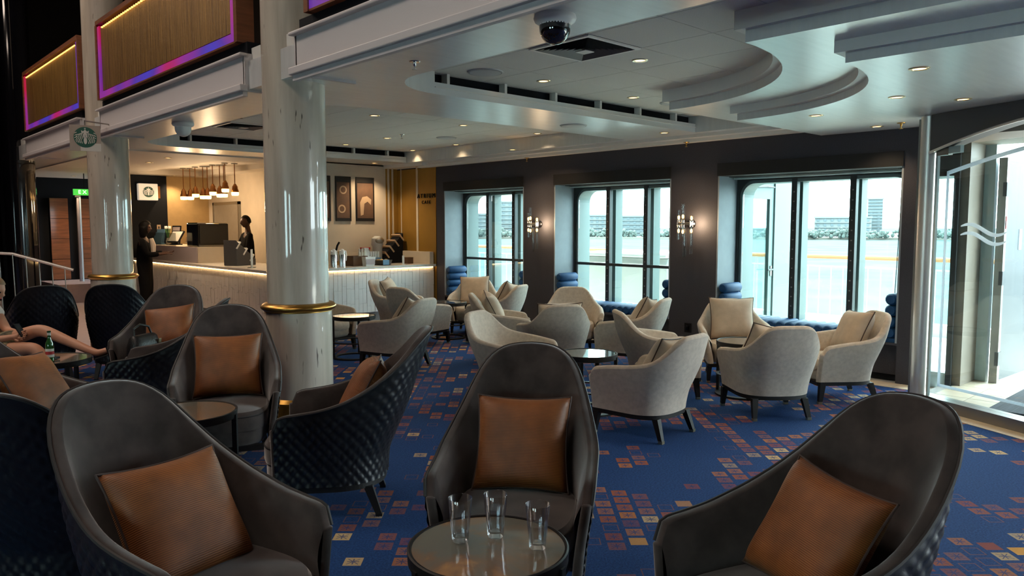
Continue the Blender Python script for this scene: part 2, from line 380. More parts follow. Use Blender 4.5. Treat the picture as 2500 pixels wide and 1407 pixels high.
def smooth_tab(tab, x):                              # Catmull-Rom through the table
    n = len(tab)
    for i in range(n - 1):
        if x <= tab[i + 1][0] or i == n - 2:
            (x1, y1), (x2, y2) = tab[i], tab[i + 1]; x0, y0 = tab[max(i - 1, 0)]; x3, y3 = tab[min(i + 2, n - 1)]
            m1 = (y2 - y0) / max(1e-6, x2 - x0); m2 = (y3 - y1) / max(1e-6, x3 - x1); h = x2 - x1; t = max(0, min(1, (x - x1) / h))
            return (2 * t**3 - 3 * t * t + 1) * y1 + (t**3 - 2 * t * t + t) * h * m1 + (-2 * t**3 + 3 * t * t) * y2 + (t**3 - t * t) * h * m2

# ================================================================== THE SETTING
ZS = 2.78                                            # underside of the soffits
ZC = 2.97                                            # coffer ceiling
struct(B(-7, 8.06, -7, 10.6, -.1, 0).build('floor', 'carpet'))
struct(B(-7, 8.9, 10.6, 21, -.1, .0).build('floor_cafe', 'landing'))
fb = empty('floor_border'); struct(fb)
B(8.06, 8.9, 2.62, 10.6, -.1, -.004).build('bed', 'grout', fb)
tm = B(.004, .236, .004, .296, -.02, .004).mesh('tile', 'tile_beige')
for i in range(26):
    o = bpy.data.objects.new('tile', tm); col.objects.link(o); o.parent = fb; o.location = (8.062, 2.64 + .3 * i, 0)

# ---- window wall, three bays
BAYS = [(8.63, 10.66), (5.86, 7.97), (3.00, 5.17)]
wr = MB()
for y0, y1 in ((2.84, 3.0), (5.17, 5.86), (7.97, 8.63), (10.66, 10.90)): wr.box(8.3, 8.86, y0, y1, 0, 2.70)
for y0, y1 in BAYS:
    wr.box(8.3, 8.86, y0, y1, 2.40, 2.70); wr.box(8.42, 8.86, y0, y1, .07, .40)
wr.box(8.3, 8.9, 2.50, 12.3, 2.70, 7.5)
struct(wr.build('wall_right', 'dark_wall'))
kb = MB()
for y0, y1 in BAYS: kb.box(8.44, 8.86, y0, y1, 0, .08)
struct(kb.build('baseboard_right', 'black'))
def rrect(y0, y1, z0, z1, r, n=8):
    pts = []
    for cy, cz, a0 in ((y1 - r, z1 - r, 0), (y0 + r, z1 - r, 90), (y0 + r, z0 + r, 180), (y1 - r, z0 + r, 270)):
        for k in range(n + 1):
            a = R(a0 + 90 * k / n); pts.append((cy + r * math.cos(a), cz + r * math.sin(a)))
    return pts
def plate(mb, outer, inner, x0, x1):                 # plate with a rounded hole, between two x
    n = len(inner); V = []; F = []
    for x in (x0, x1):
        V += [(x, y, z) for y, z in outer] + [(x, y, z) for y, z in inner]
    for i in range(n):
        j = (i + 1) % n
        F += [(i, j, n + j, n + i), (2 * n + i, 3 * n + i, 3 * n + j, 2 * n + j), (n + i, n + j, 3 * n + j, 3 * n + i), (i, 2 * n + i, 2 * n + j, j)]
    mb.add(V, F); return mb
def outer_for(inner, y0, y1, z0, z1):                # points of a rectangle, matched to the rounded hole
    cy, cz = (y0 + y1) / 2, (z0 + z1) / 2; out = []
    for y, z in inner:
        dy, dz = y - cy, z - cz; k = min((y1 - y0) / 2 / abs(dy) if abs(dy) > 1e-6 else 9e9, (z1 - z0) / 2 / abs(dz) if abs(dz) > 1e-6 else 9e9); out.append((cy + dy * k, cz + dz * k))
    return out
MULL = [(9.99, 9.33), (7.28, 6.59), (4.39, 3.69)]
NAMES = ['bay beside the cafe counter', 'middle bay between the two sconces', 'bay beside the glass entrance']
for k, ((y0, y1), (m1, m2)) in enumerate(zip(BAYS, MULL)):
    win = empty('window_%d' % (k + 1)); struct(win)
    hole = rrect(y0 + .05, y1 - .05, .47, 2.22, .2)
    plate(MB(), outer_for(hole, y0, y1, .40, 2.40), hole, 8.72, 8.80).build('frame', 'frame_dark', win)
    rim = rrect(y0 + .05, y1 - .05, .47, 2.22, .2); rim2 = rrect(y0 + .085, y1 - .085, .505, 2.185, .17)
    plate(MB(), rim, rim2, 8.745, 9.02).build('outer_frame', 'frame_outer', win)
    ys = [y0 + .06, m2, m1, y1 - .06]
    for m_ in (m1, m2):
        B(8.73, 8.80, m_ - .035, m_ + .035, .47, 2.22).build('mullion', 'frame_dark', win)
        B(8.86, 9.02, m_ - .045, m_ + .03, .47, 2.22).build('outer_mullion', 'frame_outer', win)
        bl = MB()
        for q in range(14): bl.box(8.722, 8.732, m_ - .008, m_ + .008, .56 + q * .115, .574 + q * .115)
        bl.build('bolt_row', 'steel_dark', win)
    if k < 2: B(8.735, 8.79, y0 + .06, y1 - .06, 1.06, 1.10).build('transom', 'frame_dark', win)
    for a, b_ in zip(ys, ys[1:]): B(8.765, 8.772, a + .03, b_ - .03, .47, 2.21).build('pane', 'window_glass', win)
    B(8.302, 8.72, y1 - .02, y1 - .001, .40, 2.40).build('reveal_panel', 'reveal', win)
    B(8.302, 8.72, y0 + .001, y0 + .02, .40, 2.40).build('reveal_panel', 'reveal', win)
    B(8.30, 8.72, y0, y1, .40, .425).build('sill', 'dark_wall', win)
    # roller blind in its black pelmet
    bl = empty('roller_blind', (8.3, (y0 + y1) / 2, 2.42), 0, 'black pelmet and raised blind over the ' + NAMES[k], 'blind', 'pelmets over the bay windows')
    h = (y1 - y0) / 2
    B(-.02, .20, -h, h, -.155, .0).build('pelmet', 'valance', bl)
    B(.30, .36, -h + .1, h - .04, -.185, -.165).build('bottom_bar', 'frame_white', bl)
    B(.22, .40, -h + .02, h - .02, -.16, -.03).build('blind_roll', 'valance', bl)
    MB().tube([(.24, -h + .10, -.1), (.25, -h + .11, -.7), (.25, -h + .13, -1.25 - .25 * (k == 2))], .004, 6).build('pull_cord', 'black', bl)
    MB().ball((.25, -h + .13, -1.28 - .25 * (k == 2)), (.012, .012, .025)).build('cord_knob', 'black', bl, True)
    # bench
    bn = empty('window_bench', (8.3, (y0 + y1) / 2, .425), 0, 'navy channelled bench with rolled ends in the ' + NAMES[k], 'bench', 'navy window benches')
    n = 17; wd = (2 * h - .24) / n
    rm = MB(); rm.x = Matrix.Translation((.21, 0, .055)) @ Matrix.Rotation(R(90), 4, 'Y'); rm.lathe([(0, -.215), (wd * .42, -.21), (wd * .55, -.19), (wd * .55, .19), (wd * .42, .21), (0, .215)], 14)
    rme = rm.mesh('seat_roll', 'navy_roll', True)
    for i in range(n):
        o = bpy.data.objects.new('seat_roll', rme); col.objects.link(o); o.parent = bn; o.location = (0, -h + .12 + wd * (i + .5), 0)
    B(.02, .41, -h + .03, h - .03, .001, .045).build('seat_pad', 'navy_roll', bn)
    rb = MB(); rb.x = Matrix.Translation((.21, 0, 0)) @ Matrix.Rotation(R(90), 4, 'Y'); rb.lathe([(0, -.2), (.045, -.195), (.062, -.17), (.062, .17), (.045, .195), (0, .2)], 14)
    rbe = rb.mesh('back_roll', 'navy_roll', True)
    for sgn in (-1, 1):
        for q in range(4 if k < 2 else 4):
            o = bpy.data.objects.new('back_roll', rbe); col.objects.link(o); o.parent = bn; o.location = (0, sgn * (h - .085), .10 + .118 * q)

# ---- cafe walls
cw = empty('wall_cafe'); struct(cw)
B(8.302, 8.6, 10.90, 12.1, 0, 2.85).build('return', 'gold_wall', cw)
for y, wd in ((11.46, .055), (11.97, .02)): B(8.294, 8.303, y - wd / 2, y + wd / 2, .97, 2.8).build('white_strip', 'cream_wall', cw)
struct(B(5.9, 8.6, 12.1, 12.3, 0, 2.85).build('wall_back', 'cream_wall'))
gs = empty('trim_1'); struct(gs)
for x0, x1 in ((8.04, 8.07), (8.125, 8.165), (8.215, 8.298)): B(x0, x1, 12.09, 12.1, 1.17, 2.8).build('gold_strip', 'gold_wall', gs)
B(8.293, 8.301, 10.885, 10.905, 0, 2.7).build('corner_strip', 'gold', gs)
# kitchen wall, tan end wall, black panel, dark lobby
struct(B(6.9, 7.1, 12.3, 18.2, 0, 2.85).build('wall_kitchen', 'cream_wall'))
struct(B(5.95, 6.9, 17.7, 17.9, 0, 2.85).build('wall_end', 'tan_wall'))
struct(B(4.78, 5.95, 17.62, 17.9, 0, 2.75).build('wall_panel', 'black'))
lob = empty('wall_lobby'); struct(lob)
B(2.0, 7.2, 20.0, 20.2, 0, 3.0).build('back_board', 'black', lob)
for i, (x0, x1) in enumerate(((4.14, 4.52), (4.72, 5.4))):
    for j in range(4): B(x0 + .006, x1 - .006, 19.93, 20.0, .42 + .47 * j, .88 + .47 * j).build('wood_panel', 'wood_red', lob)
struct(B(3.9, 5.6, 18.3, 20, 0, .40).build('floor_landing', 'landing'))
d1 = empty('door_1'); struct(d1)
B(4.53, 4.57, 19.2, 19.26, .40, 2.30).build('door_edge', 'lilac_panel', d1); B(4.575, 4.60, 19.15, 19.19, .40, 2.30).build('glass_edge', 'frost', d1)
B(4.50, 4.61, 19.19, 19.23, 2.30, 2.34).build('door_header', 'steel_dark', d1)
# grey kitchen doors
for n_, (y0, y1, z1) in enumerate(((16.0, 17.3, 2.12), (13.4, 14.2, 2.2))):
    dr = empty('door_%d' % (n_ + 2)); struct(dr)
    B(6.86, 6.9, y0, y1, 0, z1).build('door_leaf', 'beige_panel', dr)
    fr = MB(); fr.box(6.85, 6.9, y0 - .06, y0, 0, z1 + .06); fr.box(6.85, 6.9, y1, y1 + .06, 0, z1 + .06); fr.box(6.85, 6.9, y0 - .06, y1 + .06, z1, z1 + .06); fr.build('door_frame', 'steel_dark', dr)
# dark atrium shell around and above
sh = MB()
for a in ((-7, 21, 0, 1.0), (-7, 21, 2.4, 8), (-7, -3, 1.0, 2.4), (-1.4, .5, 1.0, 2.4), (2.1, 21, 1.0, 2.4)): sh.box(-7.2, -7, *a)
sh.box(-7, 9, -7.2, -7, 0, 8); sh.box(-7, 3.6, 20.2, 20.4, 0, 8)
struct(sh.build('wall_atrium', 'atrium_dark'))
for i_, (y0, y1) in enumerate(((-3, -1.4), (.5, 2.1))):      # unseen opposite-side windows, added to let in soft fill light
    ow = empty('window_%d' % (4 + i_)); struct(ow)
    B(-7.12, -7.11, y0, y1, 1.0, 2.4).build('pane', 'window_glass', ow); B(-7.16, -7.06, (y0 + y1) / 2 - .03, (y0 + y1) / 2 + .03, 1.0, 2.4).build('mullion', 'frame_dark', ow)
struct(B(-7, 3.0, -7, 21, 7.6, 7.8).build('ceiling_atrium', 'atrium_dark'))
up = MB(); up.box(7.0, 7.2, -7, 21, 3.25, 7.8); up.box(3.0, 7.2, -7, 21, 7.6, 7.8); up.box(3.0, 9.2, 20.2, 20.4, 0, 7.8); up.box(3.0, 7.0, -7.2, -7, 3.2, 7.8)
struct(up.build('wall_upper', 'upper_dark'))
# black panelled wall at far left
lw = empty('wall_left'); struct(lw)
B(-7, 2.2, 14.6, 14.8, 0, 7.6).build('panel_field', 'atrium_dark', lw)
for i in range(6): B(-.25 + .42 * i, -.23 + .42 * i, 14.57, 14.6, 0, 7.6).build('rib', 'black_gloss', lw)

# ---- ceilings
def qarc(cx, cy, r, a0, a1, n=24): return [(cx + r * math.cos(R(a0 + (a1 - a0) * i / n)), cy + r * math.sin(R(a0 + (a1 - a0) * i / n))) for i in range(n + 1)]
X1, X2 = 3.42, 7.95; YB0, YB1, YF = 5.28, 6.35, 11.3
struct(B(2.80, 8.9, -7, 20.4, ZC + .02, 3.12).build('ceiling', 'ceil_tile'))
cp = empty('ceiling_panels'); struct(cp)
ph = B(.003, .597, .003, .597, 0, .018).mesh('ceiling_panel', 'ceil_tile')
for i in range(-1, 7):
    for j in range(-5, 13):
        x, y = 4.03 + .6 * i, 3.55 + .6 * j
        if x > 7.9 or y > 11.3 or (i, j) == (0, 0) or (5.2 < y < 5.7 and False) or (i == 0 and j == 10): continue
        o = bpy.data.objects.new('ceiling_panel', ph); col.objects.link(o); o.parent = cp; o.location = (x, y, ZC)
so = MB()
so.prism([(2.765, -7), (X1, -7), (X1, 20), (2.765, 20)], ZS, ZC + .04)
so.box(X1, X2, YB0, YB1, ZS, ZS + .10)
so.box(X2, 8.3, -7, YF + .05, ZS, ZC + .04)
so.box(X1, 8.3, YF, 12.1, ZS, ZS + .10)
r_ = .6
for (x, y, sx, sy) in ((X1, YB0, 1, -1), (X1, YF, 1, -1), (X1, YB1, 1, 1)):
    p = [(x, y)] + [(x + sx * (r_ + r_ * math.cos(a)), y + sy * (r_ + r_ * math.sin(a))) for a in [math.pi + (math.pi / 2) * q / 10 for q in range(11)]]
    so.prism(p, ZS, ZC + .03)
struct(so.build('ceiling_soffit', 'soffit'))
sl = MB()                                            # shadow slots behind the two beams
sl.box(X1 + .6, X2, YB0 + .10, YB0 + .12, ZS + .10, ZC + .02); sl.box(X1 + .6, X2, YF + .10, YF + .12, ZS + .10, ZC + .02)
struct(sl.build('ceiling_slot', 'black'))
sb = empty('trim_2'); struct(sb)
for Yq in (YB0, YF):
    for i in range(6): B(X1 + .75 + .68 * i, X1 + .78 + .68 * i, Yq + .02, Yq + .1, ZS + .10, ZC).build('slot_bracket', 'moulding', sb)
    B(X1 + .6, X2, Yq - .012, Yq, ZS + .055, ZS + .062).build('bead', 'moulding', sb)
cr = MB()                                            # crown along the window wall
for (a, b_, c_, d_) in ((8.18, 8.3, 2.70, 2.74), (8.08, 8.3, 2.74, 2.785)): cr.box(a, b_, 3.85, 11.3, c_, d_)
cr.box(8.0, 8.3, 10.9, 12.1, 2.72, 2.79)
struct(cr.build('trim_3', 'moulding'))
# stepped round-cornered drops over the entrance
def drop(name, cx, cy, rr, xl, z0, z1, zm, ymax):
    d = empty(name); struct(d)
    def poly(e): return [(xl - e, -7), (xl - e, cy - rr - e * 0 + e * 0)] + qarc(xl - e, cy, rr, -90, 0)[1:] + [(8.3, cy), (8.3, -7)]
    MB().prism(poly(0), z0, zm).build('lower_step', 'soffit', d)
    MB().prism([(x - .05 if x < 8.2 else x, y + (.05 if y > -6 else 0)) for x, y in poly(0)], zm, z1).build('upper_step', 'moulding', d)
drop('ceiling_drop', 4.32, 4.45, 1.93, 4.32, ZS + .001, ZC + .01, ZS + .075, 0)
drop('ceiling_drop_low', 4.74, 3.88, 1.80, 4.74, 2.65, ZS + .002, 2.71, 0)
# cafe ceiling with a shallow coffer over the bar
cc = MB()
cc.box(X1, 5.2, 12.1, 20, 2.76, 3.0); cc.box(5.2, 8.3, 17.2, 20, 2.76, 3.0); cc.box(6.5, 8.3, 12.1, 17.2, 2.76, 3.0); cc.box(5.2, 6.5, 12.1, 12.9, 2.76, 3.0); cc.box(5.2, 6.5, 12.9, 17.2, 2.86, 3.0)
struct(cc.build('ceiling_cafe', 'soffit_cafe'))

# ---- fascia of the deck above, and the balcony fronts
FX = 2.73
for i, (y0, y1) in enumerate(((-6.5, 5.27), (6.17, 10.32), (11.25, 14.55))):
    fa = empty('beam_fascia'); struct(fa)
    B(FX, FX + .03, y0, y1, ZS - .02, 3.07).build('face', 'fascia', fa)
    B(FX - .05, FX + .02, y0 - .03, y1 + .03, ZS - .02, ZS + .035).build('lower_moulding', 'fascia', fa, bevel=.008)
    B(FX - .02, FX + .02, y0 - .015, y1 + .015, ZS - .06, ZS - .02).build('lower_bead', 'fascia', fa)
    B(FX - .045, FX + .02, y0 - .03, y1 + .03, 3.045, 3.07).build('upper_moulding', 'fascia', fa, bevel=.008)
    B(FX + .035, FX + .2, y0, y1, 3.0, 3.17).build('shadow_gap', 'black', fa)
    for ye in (y0, y1): B(FX, FX + .5, ye - .015, ye + .015, ZS - .02, 3.07).build('end_return', 'fascia', fa)
def balcony(y0, y1, label, z0=3.17, z1=4.05):
    b_ = empty('balcony_front', (FX, (y0 + y1) / 2, z0), 0, label, 'balcony', 'beaded balcony fronts'); h = (y1 - y0) / 2; H = z1 - z0
    B(-.02, .10, -h, h, 0, .015).build('bottom_rail', 'wood_red', b_); B(-.03, .12, -h, h, H, H + .05).build('hand_rail', 'wood_red', b_)
    for s in (-1, 1): B(-.03, .12, s * h - .03, s * h + .03, 0, H).build('end_post', 'wood_red', b_)
    B(.03, .05, -h + .03, h - .03, .015, H).build('back_board', 'led_case', b_)
    B(-.005, .028, -h + .13, h - .13, .10, H - .05).build('bead_panel', 'gold_bead', b_)
    B(-.018, .028, -h + .03, h - .03, .015, .085).build('led_line', 'led_colour', b_)
    for s in (-1, 1): B(-.018, .028, s * (h - .075) - .04, s * (h - .075) + .04, .086, H - .02).build('led_line', 'led_colour', b_)
    bm2 = B(-.02, -.005, 0, .034, H - .058, H - .046).mesh('string_light', 'string_glow')
    for q in range(int((2 * h - .3) / .075)):
        o = bpy.data.objects.new('string_light', bm2); col.objects.link(o); o.parent = b_; o.location = (0, -h + .16 + .075 * q, 0)
balcony(6.25, 10.25, 'gold beaded balcony front with blue and pink light frame between the two marble columns')
balcony(11.1, 14.4, 'smaller gold beaded balcony front beyond the far marble column by the black wall')
balcony(-2.5, 5.05, 'balcony front cut off at the top edge above the nearest white beam')

# ================================================================== COLUMNS
def column(x, y, label):
    c = empty('column', (x, y, 0), 0, label, 'column', 'marble columns')
    MB().lathe([(.245, .98), (.245, 7.5)], 56).build('upper_shaft', 'marble_column', c, True)
    MB().lathe([(.268, .26), (.268, .96)], 56).build('lower_shaft', 'marble_column', c, True)
    ring = [(.262, .955), (.275, .96)] + [(.275 + .028 * math.sin(math.pi * q / 8), .965 + .06 * q / 8) for q in range(9)] + [(.245, 1.03)]
    MB().lathe(ring, 56).build('gold_ring', 'gold', c, True)
    MB().lathe([(.30, 0), (.30, .20), (.29, .215), (.292, .235), (.28, .25), (.268, .265)], 56).build('gold_base', 'gold', c, True)
column(2.95, 5.74, 'nearer streaked white marble column with gold ring and gold base')
column(2.95, 10.85, 'farther streaked white marble column with gold ring, behind the hanging emblem sign')
c3 = empty('dark_column', (2.75, 15.6, 0), 0, 'glossy black round column at the far end by the stair rail', 'column')
MB().lathe([(.30, 0), (.30, 7.5)], 40).build('shaft', 'black_gloss', c3, True); MB().lathe([(.34, 0), (.34, .15), (.3, .18)], 40).build('base', 'black_gloss', c3, True)

# ================================================================== CHAIRS
def u_plan(W, xf, xb, xc, p, N):
    raw = [(xf, -W)]
    for i in range(81):
        t = -math.pi / 2 + math.pi * i / 80
        raw.append((xc - (xc + xb) * abs(math.cos(t)) ** (2 / p), W * math.copysign(abs(math.sin(t)) ** (2 / p), math.sin(t))))
    raw.append((xf, W))
    d = [0]
    for a, b_ in zip(raw, raw[1:]): d.append(d[-1] + math.hypot(b_[0] - a[0], b_[1] - a[1]))
    out = []; k = 0
    for i in range(N):
        s = d[-1] * i / (N - 1)
        while k < len(d) - 2 and d[k + 1] < s: k += 1
        u = (s - d[k]) / max(1e-9, d[k + 1] - d[k]); out.append((raw[k][0] + (raw[k + 1][0] - raw[k][0]) * u, raw[k][1] + (raw[k + 1][1] - raw[k][1]) * u))
    nr = []
    for i in range(N):
        a, b_ = out[max(0, i - 1)], out[min(N - 1, i + 1)]; tx, ty = b_[0] - a[0], b_[1] - a[1]; l = math.hypot(tx, ty); nr.append((-ty / l if False else ty / l * -1 * -1, -tx / l))
    return out, nr, d[-1]
def make_chair(kind):
    dark = kind == 'dark'
    if dark:
        W, xf, xb, xc, p = .335, .30, .33, .02, 2.3
        prof = [(0, 1.045), (.08, 1.041), (.16, 1.027), (.23, .995), (.29, .945), (.345, .875), (.40, .80), (.47, .728), (.56, .672), (.7, .635), (.85, .615), (.93, .606), (.97, .592), (.99, .568), (1, .53)]
        z0, zin, lean, la, lb, zl, t0 = .20, .36, .27, .30, .62, .34, .042
        flare = lambda z: -.03 + .05 * ss(.18, .7, z)
    else:
        W, xf, xb, xc, p = .365, .33, .30, .04, 2.5
        prof = [(0, .805), (.10, .804), (.17, .797), (.22, .778), (.265, .742), (.31, .692), (.36, .640), (.42, .602), (.5, .580), (.6, .567), (.75, .552), (.9, .532), (.95, .522), (.98, .50), (1, .46)]
        z0, zin, lean, la, lb, zl, t0 = .205, .34, .20, .22, .60, .35, .062
        flare = lambda z: -.055 + .085 * ss(.16, .66, z)
    N, Mz = (241, 49) if dark else (97, 17)
    P, _, Ltot = u_plan(W, xf, xb, xc, p, N)
    NR = []
    for i in range(N):
        a, b_ = P[max(0, i - 1)], P[min(N - 1, i + 1)]; tx, ty = b_[0] - a[0], b_[1] - a[1]; l = math.hypot(tx, ty); NR.append((ty / l, -tx / l))
    if sum(NR[N // 2][k] * P[N // 2][k] for k in (0,)) < 0: NR = [(-a, -b_) for a, b_ in NR]
    def pt(i, z, off):
        s = abs(2 * i / (N - 1) - 1); L_ = lean * (1 - ss(la, lb, s)) * max(0, z - zl) * (1 + .25 * max(0, z - zl))
        f = flare(z) + off
        return (P[i][0] + NR[i][0] * f - L_, P[i][1] + NR[i][1] * f, z)
    top = [smooth_tab(prof, abs(2 * i / (N - 1) - 1)) for i in range(N)]
    O = []
    for i in range(N):
        for j in range(Mz):
            u = j / (Mz - 1); z = z0 + (top[i] - z0) * u; q = 0
            if dark:
                a, b_ = (Ltot * i / (N - 1)) / .056, z / .066
                q = .010 * (abs(math.sin(math.pi * (a + b_) / 1)) * abs(math.sin(math.pi * (a - b_) / 1))) ** .55 * min(1, (1 - u) * 8) * min(1, (.3 + u) * 4)
            O.append(pt(i, z, q))
    F = [(i * Mz + j, (i + 1) * Mz + j, (i + 1) * Mz + j + 1, i * Mz + j + 1) for i in range(N - 1) for j in range(Mz - 1)]
    root = empty('lounge_chair' if dark else 'tub_chair')
    MB().add(O, F).build('outer_shell', 'quilt' if dark else 'cream_fabric', root, 'all')
    # inside upholstery: over the rim and down to the seat, closed at the arm fronts
    step = 4 if dark else 1; idx = list(range(0, N, step)); K = 12; sec = []
    for i in idx:
        zt = top[i]; a = Vector(pt(i, zt, 0)); b_ = Vector(pt(i, zt, -t0)); mid = (a + b_) / 2; hv = (a - b_) / 2; loop = []
        for q in range(K // 2 + 1):
            an = math.pi * q / (K // 2); loop.append(tuple(mid + hv * math.cos(an) + Vector((0, 0, t0 * (.22 if dark else .42) * math.sin(an)))))
        for q in range(1, 9):
            z = zt + (zin - zt) * q / 8; loop.append(pt(i, z, -t0 - .02 * math.sin(math.pi * q / 8)))
        sec.append(loop)
    kk = len(sec[0]); V = [v for l in sec for v in l]
    F = [(i * kk + j, i * kk + j + 1, (i + 1) * kk + j + 1, (i + 1) * kk + j) for i in range(len(sec) - 1) for j in range(kk - 1)]
    mb = MB().add(V, F)
    for i, l in ((idx[0], sec[0]), (idx[-1], sec[-1])):      # rounded arm fronts
        zt = top[i]; outer = [pt(i, z0 + (zt - z0) * q / 8, 0) for q in range(9)]; inner = [pt(i, z0 + (zt - z0) * q / 8, -t0) for q in range(9)]
        cap = []
        for q in range(9):
            a, b_ = Vector(outer[q]), Vector(inner[q]); row = []
            for r in range(7):
                an = math.pi * r / 6; row.append(tuple((a + b_) / 2 + (a - b_) / 2 * math.cos(an) + Vector((t0 * .45 * math.sin(an), 0, 0))))
            cap.append(row)
        a, b_ = Vector(outer[8]), Vector(inner[8])
        for ph in (22.5, 45, 67.5, 90):
            cap.append([tuple((a + b_) / 2 + (a - b_) / 2 * math.cos(math.pi * r / 6) + Vector((t0 * .45 * math.cos(R(ph)), 0, t0 * (.22 if dark else .42) * math.sin(R(ph)))) * math.sin(math.pi * r / 6)) for r in range(7)])
        mb.add([v for r in cap for v in r], [(q * 7 + r, q * 7 + r + 1, (q + 1) * 7 + r + 1, (q + 1) * 7 + r) for q in range(12) for r in range(6)])
    mb.build('inner_upholstery', 'velvet' if dark else 'cream_fabric', root, 'all')
    pip = [Vector(pt(i, top[i], .002)) + Vector((0, 0, .004)) for i in idx]
    if dark: MB().tube([tuple(v) for v in pip], .0075, 6).build('piping', 'velvet_pipe', root, True)
    # seat
    wi = W - t0 - (.022 if dark else .032); xr = xf + (.10 if dark else .055); pts = []
    n = 56
    for i in range(n):
        a = 2 * math.pi * i / n; ca, sa = math.cos(a), math.sin(a); pe = 2 / (3.2 if ca > 0 else 2.6)
        cx = .0; rx = (xr - cx) if ca > 0 else (xb - t0 + cx - .035); pts.append((cx + rx * math.copysign(abs(ca) ** pe, ca), wi * math.copysign(abs(sa) ** pe, sa)))
    zt = .425 if dark else .40
    def loop(k, z): return [(x * k if x < 0 else xr - (xr - x) - (1 - k) * x, y * k, z) for x, y in pts]
    MB().rings([loop(.985, .30), loop(1, .32), loop(1, zt - .045), loop(.985, zt - .018), loop(.95, zt), loop(.8, zt + .012), loop(.4, zt + .02), loop(.05, zt + .022)]).build('seat_cushion', 'velvet' if dark else 'cream_fabric', root, True)
    if dark: MB().tube([(x * .99, y * .99, zt - .028) for x, y, _ in loop(1, 0)], .006, 6, True).build('seat_piping', 'velvet_pipe', root, True)
    low = [(x * .97, y * (.97 if x < .1 else .97), 0) for x, y in pts]
    MB().rings([[(x * .94, y * .95, z0 - .005) for x, y, _ in low], [(x, y, .23) for x, y, _ in low], [(x, y, .31) for x, y, _ in low]]).build('seat_apron', 'velvet' if dark else 'cream_fabric', root, True)
    ringp = [pt(i, z0, -.004) for i in idx]; ringi = [pt(i, z0, -.05) for i in idx]
    rl = MB(); zb = z0 - .035
    outl = [(x, y) for x, y, _ in ringp] + [(xr * .93, W * .80), (xr * .95, 0), (xr * .93, -W * .80)]
    inl = [(x * .86, y * .86) for x, y in outl]
    m = len(outl); V = [(x, y, zb) for x, y in outl] + [(x, y, z0) for x, y in outl] + [(x, y, zb) for x, y in inl] + [(x, y, z0) for x, y in inl]; F = []
    for i in range(m):
        j = (i + 1) % m; F += [(i, j, m + j, m + i), (2 * m + i, 3 * m + i, 3 * m + j, 2 * m + j), (i, 2 * m + i, 2 * m + j, j), (m + i, m + j, 3 * m + j, 3 * m + i)]
    rl.add(V, F).build('base_rail', 'black_wood', root)
    fx, fy, bx, by = (xr * .82, W * .78, -.20, W * .66) if dark else (xr * .80, W * .80, -.19, W * .60)
    for x, y, dx, dy in ((fx, fy, .02, .01), (fx, -fy, .02, -.01), (bx, by, -.06, .02), (bx, -by, -.06, -.02)):
        lg = MB(); a, b_ = .026, .017
        lg.add([(x - a, y - a, zb + .01), (x + a, y - a, zb + .01), (x + a, y + a, zb + .01), (x - a, y + a, zb + .01)] + [(x + dx - b_, y + dy - b_, .012), (x + dx + b_, y + dy - b_, .012), (x + dx + b_, y + dy + b_, .012), (x + dx - b_, y + dy + b_, .012)],
               [(0, 1, 2, 3), (7, 6, 5, 4), (0, 4, 5, 1), (1, 5, 6, 2), (2, 6, 7, 3), (3, 7, 4, 0)])
        lo = lg.build('leg', 'black_wood', root)
        B(x + dx - b_ - .001, x + dx + b_ + .001, y + dy - b_ - .001, y + dy + b_ + .001, 0, .022 if not dark else .014).build('foot_cap', 'black' if dark else 'brass_tip', lo)
    return root
dark0 = make_chair('dark'); cream0 = make_chair('cream')
used = set()
def place(proto, x, y, az, label, group, cat='chair'):
    o = proto if proto.name not in used else copy_tree(proto)
    used.add(proto.name); o.location = (x, y, 0); o.rotation_euler = (0, 0, R(az)); tag(o, label, cat, group); return o
GD = 'dark velvet lounge chairs'; GC = 'cream tub chairs'
DARK = dict(
 d1=(.965, 2.655, -72, 'large velvet lounge chair nearest left, with a tilted tan-brown cushion'),
 d2=(2.27, 2.40, -141, 'dark velvet lounge chair facing the camera behind the three water glasses'),
 d3=(2.32, 1.14, 160, 'dark velvet lounge chair at the right edge in front, turned toward the water glasses'),
 d4=(2.25, 3.95, 144, 'lounge chair showing its black quilted back in front of the near column base'),
 d5=(2.11, 5.18, -115, 'dark velvet lounge chair with upright cushion facing the camera left of the near column'),
 d6=(2.06, 6.48, 150, 'black lounge chair mostly hidden, back to back with the chair by the near column'),
 d7=(2.42, 7.50, -128, 'dark velvet lounge chair holding a cushion and the black handbag'),
 d8=(2.55, 9.05, 62, 'black quilted lounge chair back below the far marble column'),
 d9=(1.80, 9.35, 85, 'black quilted lounge chair back left of the far marble column, behind the seated man'),
 d10=(.78, 3.72, 48, 'black lounge chair cut off at the left edge, its back to the camera'),
 d11=(1.01, 5.21, -43, 'lounge chair at the left edge holding the tan cushion'),
 d12=(1.02, 8.62, -40, 'lounge chair under the seated man at the left edge'))
for k, (x, y, a, l) in DARK.items(): place(dark0, x, y, a, l, GD)
